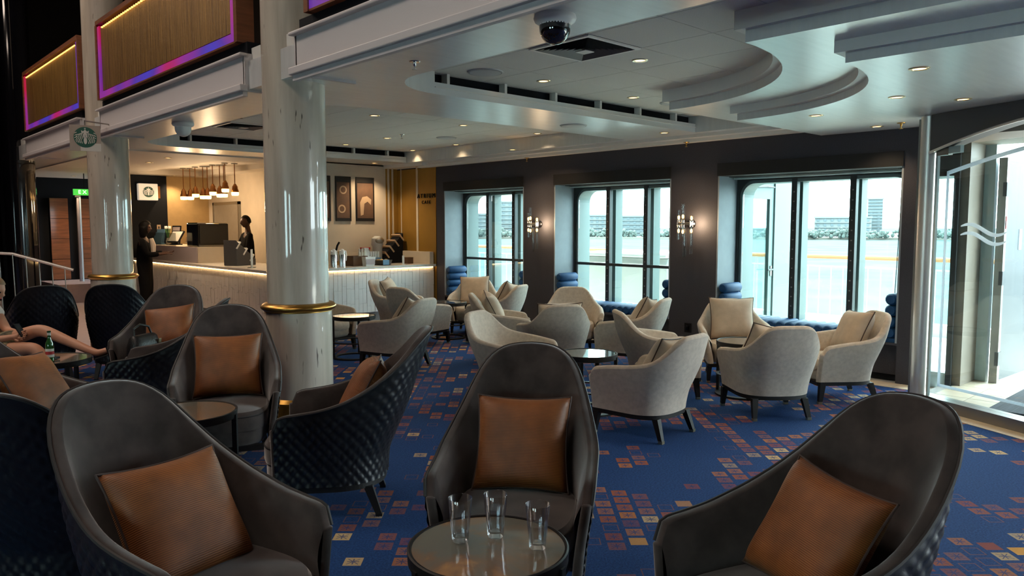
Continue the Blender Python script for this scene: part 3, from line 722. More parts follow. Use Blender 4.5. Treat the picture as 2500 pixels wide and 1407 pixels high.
CREAM = dict(
 b1=(4.85, 5.22, -72, 'cream tub chair turned sideways without cushion, just behind the front velvet chair'),
 b2=(6.02, 5.76, 58, 'cream tub chair seen from behind at the middle table, its back to the camera'),
 b3=(7.33, 6.68, -135, 'empty cream tub chair facing the camera in front of the middle window'),
 b4=(7.05, 5.48, 108, 'cream tub chair with a cushion, turned to the middle table below the pier socket'),
 b5=(6.10, 4.45, -38, 'cream tub chair side on without cushion, at the left of the entrance group'),
 b6=(4.89, 3.62, 95, 'cream tub chair seen from behind, nearest the velvet chairs, cushion edge showing'),
 b7=(7.36, 4.35, -140, 'cream tub chair with a plump square cushion facing the camera below the entrance-side window'),
 b8=(6.16, 3.27, 52, 'cream tub chair with its broad back square to the camera in the entrance group'),
 b9=(7.27, 3.15, 141, 'cream tub chair nearest the chrome pole, in profile with a cushion'),
 b10=(5.05, 7.35, 108, 'cream tub chair seen from behind beside the low table right of the near column'),
 b11=(6.20, 8.60, 14, 'cream tub chair seen from behind in the group by the cafe counter window'),
 b12=(6.62, 9.68, -52, 'cream tub chair with cushion standing against the tiled cafe counter'),
 b13=(7.62, 9.05, -137, 'cream tub chair with a square cushion facing the camera by the window nearest the cafe'),
 b14=(6.25, 6.86, -40, 'cream tub chair in profile with a cushion on its back, left of the middle table'),
 b15=(7.22, 8.05, 112, 'cream tub chair with cushion whose pale back stands below the first wall sconce'),
 b16=(4.95, 9.05, -70, 'cream tub chair half hidden behind the near marble column'))
for k, (x, y, a, l) in CREAM.items(): place(cream0, x, y, a, l, GC)

# ---- cushions
def make_cushion(kind):
    S, T = (.235, .092) if kind == 'rust' else (.225, .095); n = 22; V = []; F = []
    for side in (1, -1):
        for i in range(n + 1):
            for j in range(n + 1):
                u, v = 2 * i / n - 1, 2 * j / n - 1
                x = u * S * (1 - .085 * (1 - v * v) * abs(u) ** 2); y = v * S * (1 - .085 * (1 - u * u) * abs(v) ** 2)
                z = side * T * (max(0, 1 - u ** 4) * max(0, 1 - v ** 4)) ** .55 * (1 + .08 * math.sin(3 * u + 2 * v + side))
                V.append((x, y, z))
        o = 0 if side == 1 else (n + 1) ** 2
        for i in range(n):
            for j in range(n):
                a = o + i * (n + 1) + j; q = (a, a + n + 1, a + n + 2, a + 1); F.append(q if side == 1 else q[::-1])
    return MB().add(V, F), S
def edge_loop(S, n=22):
    out = []
    L = [(-1 + 2 * i / n, -1) for i in range(n)] + [(1, -1 + 2 * i / n) for i in range(n)] + [(1 - 2 * i / n, 1) for i in range(n)] + [(-1, 1 - 2 * i / n) for i in range(n)]
    for u, v in L: out.append((u * S * (1 - .085 * (1 - v * v) * abs(u) ** 2), v * S * (1 - .085 * (1 - u * u) * abs(v) ** 2), 0))
    return out
CUSH = {}
for kind, m_, pm in (('rust', 'rust_fabric', 'pillow_pipe'), ('cream', 'cream_pillow', 'pillow_pipe')):
    mb, S = make_cushion(kind); CUSH[kind] = (mb.mesh('cushion_cover', m_, 'all'), MB().tube(edge_loop(S), .005, 6, True).mesh('cushion_piping', pm, True))
def cushion(kind, chair, label, lx=-.10, ly=0.0, lz=.65, tilt=62, roll=0, yaw=0, sc=1.0):
    x, y, a = chair[:3]
    o = bpy.data.objects.new('cushion', CUSH[kind][0]); col.objects.link(o)
    p = bpy.data.objects.new('piping', CUSH[kind][1]); col.objects.link(p); p.parent = o
    o.matrix_world = Matrix.Translation((x, y, 0)) @ Matrix.Rotation(R(a), 4, 'Z') @ Matrix.Translation((lx, ly, lz)) @ Matrix.Rotation(R(yaw), 4, 'Z') @ Matrix.Rotation(R(tilt), 4, 'Y') @ Matrix.Rotation(R(roll), 4, 'Z') @ Matrix.Rotation(R(90), 4, 'Z') @ Matrix.Diagonal((sc, sc, sc, 1))
    tag(o, label, 'cushion', 'rust striped cushions' if kind == 'rust' else 'cream cushions'); return o
cushion('rust', DARK['d1'], 'large striped tan-brown cushion tilted on the nearest left velvet chair', -.10, .0, .60, 58, -2)
cushion('rust', DARK['d2'], 'rust-brown cushion standing upright behind the three glasses', -.17, 0, .64, 66, 0, sc=.95)
cushion('rust', DARK['d3'], 'rust striped cushion with dark cord edge on the right front chair', -.12, -.02, .61, 60, -5, sc=.93)
cushion('rust', DARK['d4'], 'rust cushion peeking over the arm of the quilted chair before the column', -.16, .0, .66, 62, 6)
cushion('rust', DARK['d5'], 'rust-orange cushion upright on the chair left of the near column', -.16, 0, .655, 64, 0)
cushion('rust', DARK['d7'], 'orange-brown cushion behind the black handbag', -.15, .04, .66, 62, 8)
cushion('rust', DARK['d11'], 'tan cushion at the left edge beside the seated man', -.08, .04, .67, 58, -6)
cushion('cream', CREAM['b4'], 'cream cushion with dark edge on the chair below the pier socket', -.12, 0, .62, 64, 10)
cushion('cream', CREAM['b6'], 'cream dark-edged cushion seen over the arm of the nearest cream chair', -.12, 0, .585, 64, 4)
cushion('cream', CREAM['b7'], 'plump square cream cushion facing the camera below the entrance-side window', -.12, 0, .635, 66, 0, sc=1.08)
cushion('cream', CREAM['b8'], 'cream cushion corner showing over the broad-backed chair in the entrance group', -.10, .08, .60, 64, 12)
cushion('cream', CREAM['b9'], 'cream cushion with dark edge on the chair nearest the chrome pole', -.12, 0, .63, 64, 4)
cushion('cream', CREAM['b10'], 'cream cushion peeking over the chair back right of the near column', -.12, .0, .60, 64, 16)
cushion('cream', CREAM['b12'], 'pale cushion on the chair standing against the tiled counter', -.11, 0, .64, 64, 6)
cushion('cream', CREAM['b13'], 'square cream cushion facing the camera by the window nearest the cafe', -.12, 0, .64, 66, 2, sc=1.05)
cushion('cream', CREAM['b14'], 'cream cushion leaning on the profile chair left of the middle table', -.12, 0, .63, 62, 6)
cushion('cream', CREAM['b15'], 'cream cushion poking above the pale chair back below the first sconce', -.12, 0, .65, 64, 12)
cushion('cream', CREAM['b2'], 'cream cushion whose corners show above the chair back at the middle table', -.12, 0, .60, 66, 0, sc=1.1)

# ================================================================== TABLES
def make_table(kind, x, y, z, r, rz, label):
    t = empty('round_table', (x, y, 0), R(rz), label, 'table', 'round black-framed tables')
    MB().lathe([(0, z - .012), (r - .012, z - .012), (r - .012, z), (0, z)], 56).build('table_top', 'table_stone' if kind == 'stone' else 'table_glass', t)
    MB().lathe([(r - .012, z - .045), (r, z - .04), (r + .002, z + .002), (r - .004, z + .005), (r - .012, z + .003), (r - .012, z - .045)], 56).build('rim', 'black_wood', t, True)
    for k in range(3):
        a = R(120 * k + 30); c_, s_ = math.cos(a), math.sin(a); lg = MB(); lg.x = Matrix.Rotation(a, 4, 'Z')
        lg.box(r - .02, r + .008, -.014, .014, 0, z - .02); lg.box(r - .10, r, -.012, .012, z - .05, z - .035); lg.build('leg', 'black_wood', t)
    MB().lathe([(r - .05, 0), (r + .004, 0), (r + .004, .018), (r - .05, .018), (r - .05, 0)], 48).build('base_ring', 'black_wood', t)
    MB().lathe([(r - .03, .20), (r - .0, .20), (r - .0, .212), (r - .03, .212), (r - .03, .20)], 48).build('stretcher_ring', 'black_wood', t)
    return t
T1 = (1.66, 1.90, .555)
make_table('stone', *T1, .275, 20, 'dark round stone-topped table in front holding three water glasses')
make_table('stone', 1.62, 4.58, .545, .28, 50, 'dark stone table partly hidden behind the nearest left chair')
make_table('stone', 1.47, 7.30, .53, .31, 10, 'dark stone table with the green beer bottle')
make_table('glass', 5.0, 8.28, .53, .27, 15, 'small round table between the near column and the cream chairs')
make_table('glass', 6.93, 8.80, .53, .26, 40, 'small round table in the group by the cafe-side window')
make_table('glass', 6.72, 6.30, .53, .26, 0, 'small round table hidden in the middle group of cream chairs')
make_table('glass', 5.06, 4.43, .52, .26, 25, 'small round table whose glass top mirrors the bright sky')
make_table('glass', 6.66, 3.82, .53, .26, 70, 'small round table among the entrance group of cream chairs')

# ================================================================== GLASS ENTRANCE
P0 = Vector((7.53, 2.52, 0)); DV = Vector((-.425, -.905, 0)).normalized(); NV = Vector((.905, -.425, 0)).normalized()
VX = Matrix(((DV.x, NV.x, 0, P0.x), (DV.y, NV.y, 0, P0.y), (0, 0, 1, 0), (0, 0, 0, 1)))    # s along the front, t outward
def vb(*a):
    m = MB(); m.x = VX; return m.box(*a)
pole = empty('entrance_pole', (7.53, 2.52, 0), 0, 'tall chrome pole at the corner of the glass entrance', 'pole')
MB().lathe([(.075, 0), (.075, .02), (.066, .03), (.066, 2.64)], 32).build('shaft', 'chrome', pole, True); B(-.03, .09, .04, .075, 0.05, 2.62).build('channel', 'steel_dark', pole)
fr = empty('door_4'); struct(fr)
hd = MB(); hd.x = VX; n = 20; V = []; F = []
for t_ in (-.05, .12):
    for i in range(n + 1):
        s_ = .07 + 2.4 * i / n; V += [(s_, t_, 2.645), (s_, t_, 2.31 + .20 * math.sin(math.pi * i / n))]
k2 = 2 * (n + 1)
for i in range(n):
    a = 2 * i; F += [(a, a + 2, a + 3, a + 1), (k2 + a, k2 + a + 1, k2 + a + 3, k2 + a + 2), (a + 1, a + 3, k2 + a + 3, k2 + a + 1)]
F += [(0, 1, k2 + 1, k2), (2 * n, k2 + 2 * n, k2 + 2 * n + 1, 2 * n + 1)]
hd.add(V, F).build('header', 'header_grey', fr)
tb = MB(); tb.x = VX; tb.tube([(.07 + 2.4 * i / n, -.055, 2.31 + .20 * math.sin(math.pi * i / n)) for i in range(n + 1)], .012, 6).build('header_trim', 'chrome', fr, True)
vb(.0, 2.6, -.06, .10, 0, .10).build('threshold', 'steel_dark', fr)
gd = empty('sliding_glass_door', P0, 0, 'large clear glass door leaf with frosted wave emblem and frosted border line', 'glass door')
def gb(*a):
    m = MB(); m.x = Matrix.Translation(-P0) @ VX; return m.box(*a)
gb(.09, 1.55, .02, .032, .10, 2.36).build('pane', 'door_glass', gd)
gb(.085, .10, .012, .04, .10, 2.34).build('edge_strip', 'frame_white', gd)
fl = MB(); fl.x = Matrix.Translation(-P0) @ VX
fl.box(.20, .225, .014, .019, .20, 2.13); fl.box(.20, 1.5, .014, .019, .20, .225)
for i in range(16):
    a, b_ = .20 + 1.3 * i / 16, .20 + 1.3 * (i + 1) / 16; z1_, z2_ = 2.10 + .20 * math.sin(math.pi * i / 32), 2.10 + .20 * math.sin(math.pi * (i + 1) / 32)
    fl.add([(a, .014, z1_), (b_, .014, z2_), (b_, .014, z2_ + .035), (a, .014, z1_ + .035), (a, .019, z1_), (b_, .019, z2_), (b_, .019, z2_ + .035), (a, .019, z1_ + .035)], [(0, 1, 2, 3), (4, 7, 6, 5), (0, 4, 5, 1), (3, 2, 6, 7)])
fl.build('frosted_line', 'frost', gd)
for q in range(2):                                   # two waves
    em = MB(); em.x = Matrix.Translation(-P0) @ VX; nn = 24; V = []; F = []
    for t_ in (.012, .018):
        for i in range(nn + 1):
            u = i / nn; s_ = .37 + .43 * u; zc_ = 1.635 - .075 * q + .040 * math.sin(math.pi * (u * 1.75 + .12)) - .05 * u + .03 * u * u; wd = .030 * math.sin(math.pi * min(1, max(0, .04 + .92 * u))) ** .6
            V += [(s_, t_, zc_ - wd * .6), (s_, t_, zc_ + wd * .6)]
    k2 = 2 * (nn + 1)
    for i in range(nn): a = 2 * i; F += [(a, a + 2, a + 3, a + 1), (k2 + a, k2 + a + 1, k2 + a + 3, k2 + a + 2)]
    em.add(V, F).build('wave_mark', 'frost', gd)
gb(.09, .22, .0, .05, 2.28, 2.34).build('top_patch', 'steel_dark', gd); gb(.22, .34, .0, .04, 2.29, 2.35).build('closer_box', 'frame_white', gd)
# vestibule behind the glass
vf = empty('floor_vestibule'); struct(vf)
MB().prism([(7.55, 2.6), (6.3, 0.1), (6.3, -1), (9.0, -1), (9.0, 2.6)], .0, .03).build('bed', 'grout', vf)
tmm = B(.004, .296, .004, .296, .03, .035).mesh('tile', 'tile_beige')
for i in range(5):
    for j in range(3):
        o = bpy.data.objects.new('tile', tmm); col.objects.link(o); o.parent = vf; o.location = (7.62 + .3 * i, 1.6 + .3 * j, 0)
B(7.55, 8.8, -.9, 1.95, .035, .045).build('entrance_mat', 'mat_ribbed', vf)
bdr = MB(); bdr.x = VX; bdr.box(-.1, 3.0, -.22, -.06, 0, .004); struct(bdr.build('floor_edging', 'tile_beige'))
vw = empty('wall_vestibule'); struct(vw)
B(8.47, 8.98, 2.44, 2.54, 0.035, 2.5).build('side_panel', 'beige_panel', vw); B(8.93, 9.02, 2.34, 2.54, 0, 2.5).build('door_jamb', 'frame_white', vw)
B(8.40, 8.44, 2.51, 2.56, 0.03, 2.5).build('dark_post', 'frame_dark', vw)
B(7.8, 9.0, -1, 2.52, 2.48, 2.6).build('vestibule_ceiling', 'beige_panel', vw); B(8.4, 8.9, 2.56, 2.84, 2.15, 2.5).build('over_panel', 'frame_dark', vw)
B(8.4, 8.5, 2.56, 2.84, 0, .16).build('kick_panel', 'frame_white', vw); B(8.95, 9.05, -1, 1.2, 0, 2.5).build('far_panel', 'beige_panel', vw)
B(8.44, 8.448, 2.56, 2.84, .16, 2.15).build('sidelight_pane', 'window_glass', vw)
sdoor = empty('fire_door', (8.9, 2.30, 0), 0, 'open brushed steel door beyond the entrance glass', 'door')
B(.02, 1.1, -.05, 0, .05, 2.32).build('door_leaf', 'steel_brushed', sdoor); B(-.01, .05, -.075, .0, .03, 2.34).build('hinge_stile', 'steel_dark', sdoor)
for z in (.22, 1.05, 1.95): B(-.03, .06, -.085, -.05, z, z + .14).build('hinge', 'steel_brushed', sdoor)
B(.012, .045, -.079, -.074, 1.62, 1.75).build('red_sticker', 'red_print', sdoor); B(.014, .043, -.081, -.078, 1.655, 1.70).build('sticker_print', 'paper', sdoor)
B(.52, .60, -.056, -.05, 1.40, 1.62).build('notice_plate', 'frost', sdoor)
sdoor.rotation_euler = (0, 0, R(-3))

# ================================================================== OUTSIDE
struct(B(8.9, 12.7, -8, 32, -.25, -.02).build('ground_deck', 'deck'))
rail = empty('deck_railing', (12.5, 0, 0), 0, 'white ship railing with teak handrail along the open deck', 'railing')
MB().tube([(0, -8, 1.14), (0, 30, 1.14)], .035, 8).build('handrail', 'teak', rail)
MB().tube([(0, -8, .98), (0, 30, .98)], .014, 6).build('upper_bar', 'white_paint', rail); MB().tube([(0, -8, .12), (0, 30, .12)], .014, 6).build('lower_bar', 'white_paint', rail)
bm_ = MB().cyl((0, 0, 0), .009, .12, .98, 6).mesh('baluster', 'white_paint'); pm_ = MB().cyl((0, 0, 0), .022, 0, 1.12, 8).mesh('post', 'white_paint')
for i in range(120):
    o = bpy.data.objects.new('post' if i % 8 == 0 else 'baluster', pm_ if i % 8 == 0 else bm_); col.objects.link(o); o.parent = rail; o.location = (0, 2.0 + .2 * i, 0)
B(-.1, .1, -8, 30, -.02, .16).build('deck_coaming', 'white_paint', rail)
dd = empty('deck_door', (8.95, 5.25, 0), 0, 'white glazed deck door with lever handle seen through the entrance-side window', 'door')
lf = MB()
for x0, x1, z0_, z1_ in ((.16, .24, 0, 2.24), (.80, .90, 0, 2.24), (.24, .80, 2.02, 2.24), (.24, .80, 0, .38)): lf.box(x0, x1, 0, .05, z0_, z1_)
lf.build('door_leaf', 'frame_outer', dd); B(.24, .80, .02, .028, .38, 2.02).build('pane', 'window_glass', dd)
B(0, .15, -.02, .08, 0, 2.5).build('jamb', 'frame_outer', dd); B(.91, 1.5, -.02, .08, 0, 2.5).build('side_panel', 'frame_outer', dd); B(.15, .91, -.01, .07, 2.26, 2.5).build('lintel', 'frame_outer', dd)
B(.84, .88, -.012, 0, .96, 1.10).build('handle_plate', 'steel_dark', dd); MB().tube([(.86, -.01, 1.05), (.86, -.05, 1.05), (.70, -.05, 1.05)], .012, 8).build('lever', 'steel_brushed', dd, True)
MB().tube([(.3, -.03, 2.16), (.62, -.06, 2.18), (.86, -.03, 2.18)], .012, 6).build('closer_arm', 'steel_brushed', dd)
lk = empty('deck_locker', (11.2, 8.6, 0), 0, 'rounded white locker on the deck outside the middle window', 'locker')
B(-.5, .6, -1.1, 1.1, .12, 1.12).build('body', 'white_paint', lk, bevel=.12); B(-.55, .65, -1.0, 1.0, 1.1, 1.18).build('lid', 'white_paint', lk, bevel=.03); B(-.4, .5, -.9, .9, -.02, .13).build('plinth', 'teak', lk)
st = empty('davit_strut', (11.6, 14.6, 0), 0, 'slanting white strut outside the window nearest the cafe', 'strut')
MB().tube([(0, 0, -.02), (.1, .5, 2.0), (.2, 1.0, 4.0)], .16, 12).build('strut_leg', 'white_paint', st, True); B(-.35, .35, -.3, .3, -.02, .12).build('foot_plate', 'white_paint', st); MB().ball((.2, 1.0, 4.0), .26).build('pivot', 'white_paint', st, True)
SEA = -13.0
struct(MB().box(13.5, 5500, -3500, 5500, SEA - 1, SEA).build('sea', 'sea'))
def pol(D, az): return (D * math.cos(R(az)), D * math.sin(R(az)))
lx, ly = pol(1150, 38); ld = MB(); ld.x = Matrix.Translation((lx, ly, SEA)) @ Matrix.Rotation(R(38), 4, 'Z'); ld.box(-300, 500, -520, 900, -1, 2.5); struct(ld.build('ground_shore', 'sand'))
tr = MB(); random.seed(3)
for i in range(300):
    x, y = pol(random.uniform(856, 884), random.uniform(17, 62)); hh = random.uniform(3.5, 9.5)
    for q in range(7):
        r = random.uniform(1.1, 2.4); tr.ball((x + random.uniform(-3, 3), y + random.uniform(-3, 3), SEA + 2.5 + hh * random.uniform(.15, 1)), (r, r, r * random.uniform(.7, 1.3)), 6, 4)
tag(tr.build('shoreline_trees', 'tree_green', None, True), 'band of hazy green trees along the far shore', 'trees', kind='stuff')
def building(D, az, wd, ht, dp, m_, label, floors=6):
    x, y = pol(D, az); b_ = empty('shore_building', (x, y, SEA + 2.4), R(az), label, 'building', 'buildings on the far shore')
    B(-dp / 2, dp / 2, -wd / 2, wd / 2, 0, ht).build('wall', m_, b_)
    B(-dp / 2 - 1, dp / 2, -wd / 2 - 1, wd / 2 + 1, ht, ht + 1.2).build('roof', 'bld_white', b_)
    fh = ht / floors; wm = B(-.5, 0, -1.4, 1.4, 0, fh * .5).mesh('window', 'bld_glass'); nb = min(9, max(2, int(wd / 7)))
    for f_ in range(floors):
        B(-dp / 2 - 1.6, -dp / 2, -wd / 2, wd / 2, fh * f_ + fh * .88, fh * (f_ + 1)).build('balcony_band', 'bld_white', b_)
        if f_ < 8:
            for q in range(nb):
                o = bpy.data.objects.new('window', wm); col.objects.link(o); o.parent = b_; o.location = (-dp / 2, -wd / 2 + wd * (q + .5) / nb, fh * f_ + fh * .25)
for a in ((930, 34.0, 40, 62, 30, 'bld_glass', 'tall pale glass tower on the far shore seen through the deck door', 16), (1030, 32.2, 26, 46, 24, 'bld_grey', 'shorter grey block beside the glass tower on the far shore', 10),
          (905, 28.6, 88, 28, 26, 'bld_grey', 'long terraced apartment block on the far shore right of the deck door', 6), (1000, 21.5, 16, 44, 16, 'bld_grey', 'slim hazy tower near the right end of the far shore', 12), (960, 23.5, 60, 22, 20, 'bld_white', 'low white building at the right end of the far shore', 4),
          (960, 47.4, 44, 42, 26, 'bld_white', 'stepped white apartment block on the far shore in the middle window', 8), (920, 44.0, 66, 22, 22, 'bld_grey', 'grey row of houses on the far shore centre of the middle window', 4), (1010, 40.8, 56, 26, 22, 'bld_white', 'pale flats on the far shore at the near end of the middle window', 5),
          (1060, 50.9, 36, 32, 22, 'bld_grey', 'dark-windowed block on the far shore in the cafe-side window', 5), (910, 49.6, 30, 26, 22, 'bld_white', 'white louvred block on the far shore at the edge of the first bay', 6), (980, 53.8, 40, 38, 24, 'bld_grey', 'grey block behind the white strut on the far shore', 6), (950, 37.6, 46, 24, 22, 'bld_grey', 'grey flats on the far shore hidden near the second pier', 5)): building(*a)

# ================================================================== CEILING FITTINGS
DLM = {}
def downlight(x, y, z, label, e=14, r=.055, size=120):
    o = empty('downlight', (x, y, z), 0, label, 'downlight', 'recessed warm downlights')
    if not DLM:
        DLM['t'] = MB().lathe([(.042, -.001), (.044, -.006), (.060, -.006), (.064, -.001), (.042, -.001)], 28).mesh('trim_ring', 'brass_tip', True)
        DLM['l'] = MB().lathe([(0, -.002), (.043, -.002)], 20).mesh('lamp', 'lamp_on')
    for n_, k in (('trim_ring', 't'), ('lamp', 'l')):
        c = bpy.data.objects.new(n_, DLM[k]); col.objects.link(c); c.parent = o
    spot((0, 0, -.03), e, size, .8, WARM, .04, (0, 0, 0), o)
DL = [(4.96, 3.82, ZC, 'warm downlight in the square ceiling panels beside the square air vent'), (5.01, 4.95, ZC, 'warm downlight in the ceiling panels just in front of the long white beam, left'), (6.32, 4.95, ZC, 'warm downlight in the ceiling panels in front of the beam, near the round drop'),
      (5.07, 7.85, ZC, 'warm downlight in the far coffer nearest the marble column'), (6.41, 7.81, ZC, 'warm downlight in the middle of the far coffer'), (7.74, 7.77, ZC, 'warm downlight in the far coffer next to the window-side cornice'), (6.49, 9.71, ZC, 'warm downlight in the far coffer, second row'),
      (6.51, 10.93, ZC, 'warm downlight in the far coffer by the dark slot'), (7.82, 9.72, ZC, 'warm downlight in the far coffer corner by the windows, second row'), (7.85, 10.96, ZC, 'warm downlight in the far coffer corner above the cafe lettering'),
      (5.25, 1.83, 2.65, 'brightest downlight on the low silver ceiling, nearest the camera'), (6.27, 2.34, 2.65, 'downlight in the middle of the low silver ceiling'), (6.75, 2.02, 2.65, 'downlight on the low silver ceiling just above the entrance header'), (6.77, 3.22, 2.65, 'downlight on the low silver ceiling near its curved edge'), (7.95, 3.15, 2.65, 'downlight on the low silver ceiling next to the window wall'),
      (4.41, 12.95, 2.76, 'small downlight over the aisle by the far column'), (4.48, 14.09, 2.76, 'small downlight over the aisle by the hanging pendants'), (6.05, 17.4, 2.76, 'small downlight before the tan end wall'), (4.45, 19.0, 2.76, 'added downlight brightening the far wooden doors'), (7.57, 11.75, ZS, 'downlight over the framed posters'), (8.15, 11.7, ZS, 'downlight over the gold and white stripes'), (5.91, 12.5, 2.76, 'downlight above the barista side of the counter')]  # the lamp by the wooden doors is added to brighten the lobby
for x, y, z, l in DL: downlight(x, y, z, l, 4 if 10.8 < y < 11.2 or (x > 7.7 and y > 9.5 and y < 11) else 40 if y > 18 else 13 if y < 11.5 else 30)
for x, y, l in ((7.7, 5.55, 'downlight washing the wall above the second sconce'), (7.75, 8.3, 'downlight washing the wall above the first sconce')): downlight(x, y, ZS, l, 16)
# loudspeaker discs
for x, y, z, l in ((4.35, 5.0, ZC, 'round ceiling loudspeaker grille at the left end of the near coffer'), (6.9, 4.85, ZC, 'round ceiling loudspeaker grille beside the round ceiling drop'), (7.11, 9.06, ZC, 'round ceiling loudspeaker grille in the far coffer'), (6.4, 5.85, ZS, 'round loudspeaker grille under the long white beam')):
    o = MB().lathe([(0, -.012), (.13, -.012), (.15, -.008), (.155, 0)], 36).build('ceiling_speaker', 'grille', None, True, (x, y, z)); tag(o, l, 'loudspeaker', 'ceiling loudspeakers')
    MB().lathe([(.137, -.0125), (.143, -.0125), (.143, -.012), (.137, -.0125)], 36).build('grille_seam', 'vent_metal', o)
def vent(x, y, label):
    v = empty('air_vent', (x, y, ZC), 0, label, 'air vent', 'square ceiling air vents'); H = .295
    fm = MB()
    for a, b_ in ((H, H - .03),): fm.box(-a, a, -a, -b_, -.012, .0); fm.box(-a, a, b_, a, -.012, 0); fm.box(-a, -b_, -b_, b_, -.012, 0); fm.box(b_, a, -b_, b_, -.012, 0)
    fm.build('outer_frame', 'moulding', v); B(-H, H, -H, H, .004, .01).build('dark_throat', 'black', v)
    for q in range(7):
        a = H - .04 - .032 * q; t_ = .020
        V = [(-a + t_, -a + t_, .002), (a - t_, -a + t_, .002), (a - t_, a - t_, .002), (-a + t_, a - t_, .002), (-a, -a, -.016), (a, -a, -.016), (a, a, -.016), (-a, a, -.016)]
        MB().add(V, [(0, 1, 5, 4), (1, 2, 6, 5), (2, 3, 7, 6), (3, 0, 4, 7)]).build('louvre', 'vent_metal', v)
    B(-.05, .05, -.05, .05, -.03, -.025).build('centre_plate', 'moulding', v)
vent(4.33, 3.85, 'square louvred air vent in the near ceiling panels'); vent(4.33, 9.85, 'square louvred air vent in the far coffer behind the near column')
def dome(x, y, z, r, m_, label):
    o = empty('security_camera', (x, y, z), 0, label, 'camera')
    MB().lathe([(r * 1.30, 0), (r * 1.36, -.018), (r * 1.28, -.035), (r * 1.0, -.05), (r * 1.0, -.055)], 36).build('mount_ring', 'white_plastic', o, True)
    MB().lathe([(r, -.05), (r, -.07)] + [(r * math.cos(R(a)), -.07 - r * math.sin(R(a))) for a in range(10, 91, 10)], 32).build('dome', m_, o, True)
    MB().lathe([(0, -.07), (r * .45, -.075), (r * .45, -.07 - r * .7), (0, -.07 - r * .72)], 20).build('lens_turret', 'black', o, True)
dome(3.02, 2.90, ZS, .085, 'dome_black', 'black dome security camera on the near soffit')
dome(3.10, 8.60, ZS, .085, 'white_plastic', 'white dome security camera below the balcony between the columns')
def sprinkler(x, y, z, label, m_='steel_jug'):
    o = empty('sprinkler', (x, y, z), 0, label, 'sprinkler', 'ceiling sprinklers')
    MB().lathe([(.0, -.006), (.034, -.006), (.040, 0)], 20).build('rose', m_, o, True); MB().lathe([(.012, -.006), (.010, -.03), (.005, -.035), (.005, -.052)], 12).build('body', m_, o, True)
    MB().lathe([(0, -.052), (.018, -.054), (.018, -.057), (0, -.06)], 16).build('deflector', m_, o, True)
for x, y, z, l, m_ in ((3.14, 4.35, ZS, 'steel sprinkler on the near soffit left of the coffer', 'steel_jug'), (8.17, 5.55, 2.70, 'brass sprinkler on the cornice above the second sconce', 'gold'), (8.22, 8.48, 2.70, 'brass sprinkler on the cornice above the first sconce', 'gold'), (3.85, 8.8, ZC, 'small sprinkler in the far coffer left of the near column', 'steel_jug'), (6.4, 9.2, ZC, 'small sprinkler in the far coffer centre', 'steel_jug'), (8.2, 11.3, 2.72, 'brass sprinkler above the cafe lettering', 'gold'), (7.85, 2.88, 2.65, 'brass sprinkler beside the chrome pole', 'gold')): sprinkler(x, y, z, l, m_)

# ================================================================== CAFE COUNTER
ct = empty('cafe_counter', (5.14, 10.94, 0), 0, 'L-shaped white tiled cafe counter with a warm light line under its stone top', 'counter')
OX, OY = 5.14, 10.94
def cb(x0, x1, y0, y1, z0, z1): return B(x0 - OX, x1 - OX, y0 - OY, y1 - OY, z0, z1)
cb(5.152, 8.27, 10.952, 11.5, .20, .925).build('body', 'grout', ct); cb(5.152, 6.10, 11.5, 17.4, .20, .925).build('body', 'grout', ct)
cb(5.22, 8.27, 11.0, 11.45, 0, .20).build('kick_plate', 'kick', ct); cb(5.22, 6.0, 11.45, 17.3, 0, .20).build('kick_plate', 'kick', ct)
top = MB().prism([(-.05, -.06), (3.14, -.06), (3.14, .62), (1.0, .62), (1.0, 6.5), (-.05, 6.5)], .93, .972); top.build('stone_top', 'counter_top', ct)
gl = MB(); gl.box(.01, 3.1, -.025, -.012, .915, .928); gl.box(-.025, -.012, -.02, 6.4, .915, .928); gl.build('light_strip', 'strip_glow', ct)
random.seed(11); tw = .078; tmesh = {}
def tile(w_, h_):
    k = (round(w_, 3), round(h_, 3))
    if k not in tmesh: tmesh[k] = B(.002, w_ - .002, -.012, .0, .002, h_ - .002).mesh('tile', 'tile_white')
    return tmesh[k]
for i in range(40):
    cuts = [.20, .20 + random.uniform(.10, .24)]
    while cuts[-1] < .90: cuts.append(min(.912, cuts[-1] + .25))
    for a, b_ in zip(cuts, cuts[1:]):
        if b_ - a < .02: continue
        o = bpy.data.objects.new('tile', tile(tw, b_ - a)); col.objects.link(o); o.parent = ct; o.location = (.012 + tw * i, .0 + random.choice((0, -.002, .003, -.004)) + .012, a)
sm = MB()
for i in range(82):
    cuts = [.20, .20 + random.uniform(.10, .24)]
    while cuts[-1] < .90: cuts.append(min(.912, cuts[-1] + .25))
    for a, b_ in zip(cuts, cuts[1:]):
        d_ = random.choice((0, .002, -.002)); sm.box(d_, .012, .02 + tw * i + .002, .02 + tw * (i + 1) - .002, a + .002, b_ - .002)
so_ = sm.build('side_tiles', 'tile_white', ct); so_['kind'] = 'stuff'
cb(5.27, 6.08, 14.08, 17.38, .973, 1.26).build('raised_shelf', 'cream_wall', ct); cb(5.25, 5.268, 14.10, 17.38, .973, 1.262).build('lilac_front', 'lilac_panel', ct)
cb(5.26, 5.27, 15.2, 17.3, 1.262, 1.52).build('sneeze_guard', 'sneeze_glass', ct)
cb(8.20, 8.285, 10.96, 12.06, .973, 1.19).build('upstand', 'cream_wall', ct)
bc = empty('back_counter', (6.2, 11.72, 0), 0, 'cream back counter under the framed posters', 'counter')
B(0, 1.98, 0, .36, 0, .93).build('body', 'cream_wall', bc); B(-.02, 1.98, -.02, .37, .93, .965).build('top', 'counter_top', bc); B(0, 1.98, .352, .37, .966, 1.17).build('upstand', 'cream_wall', bc)
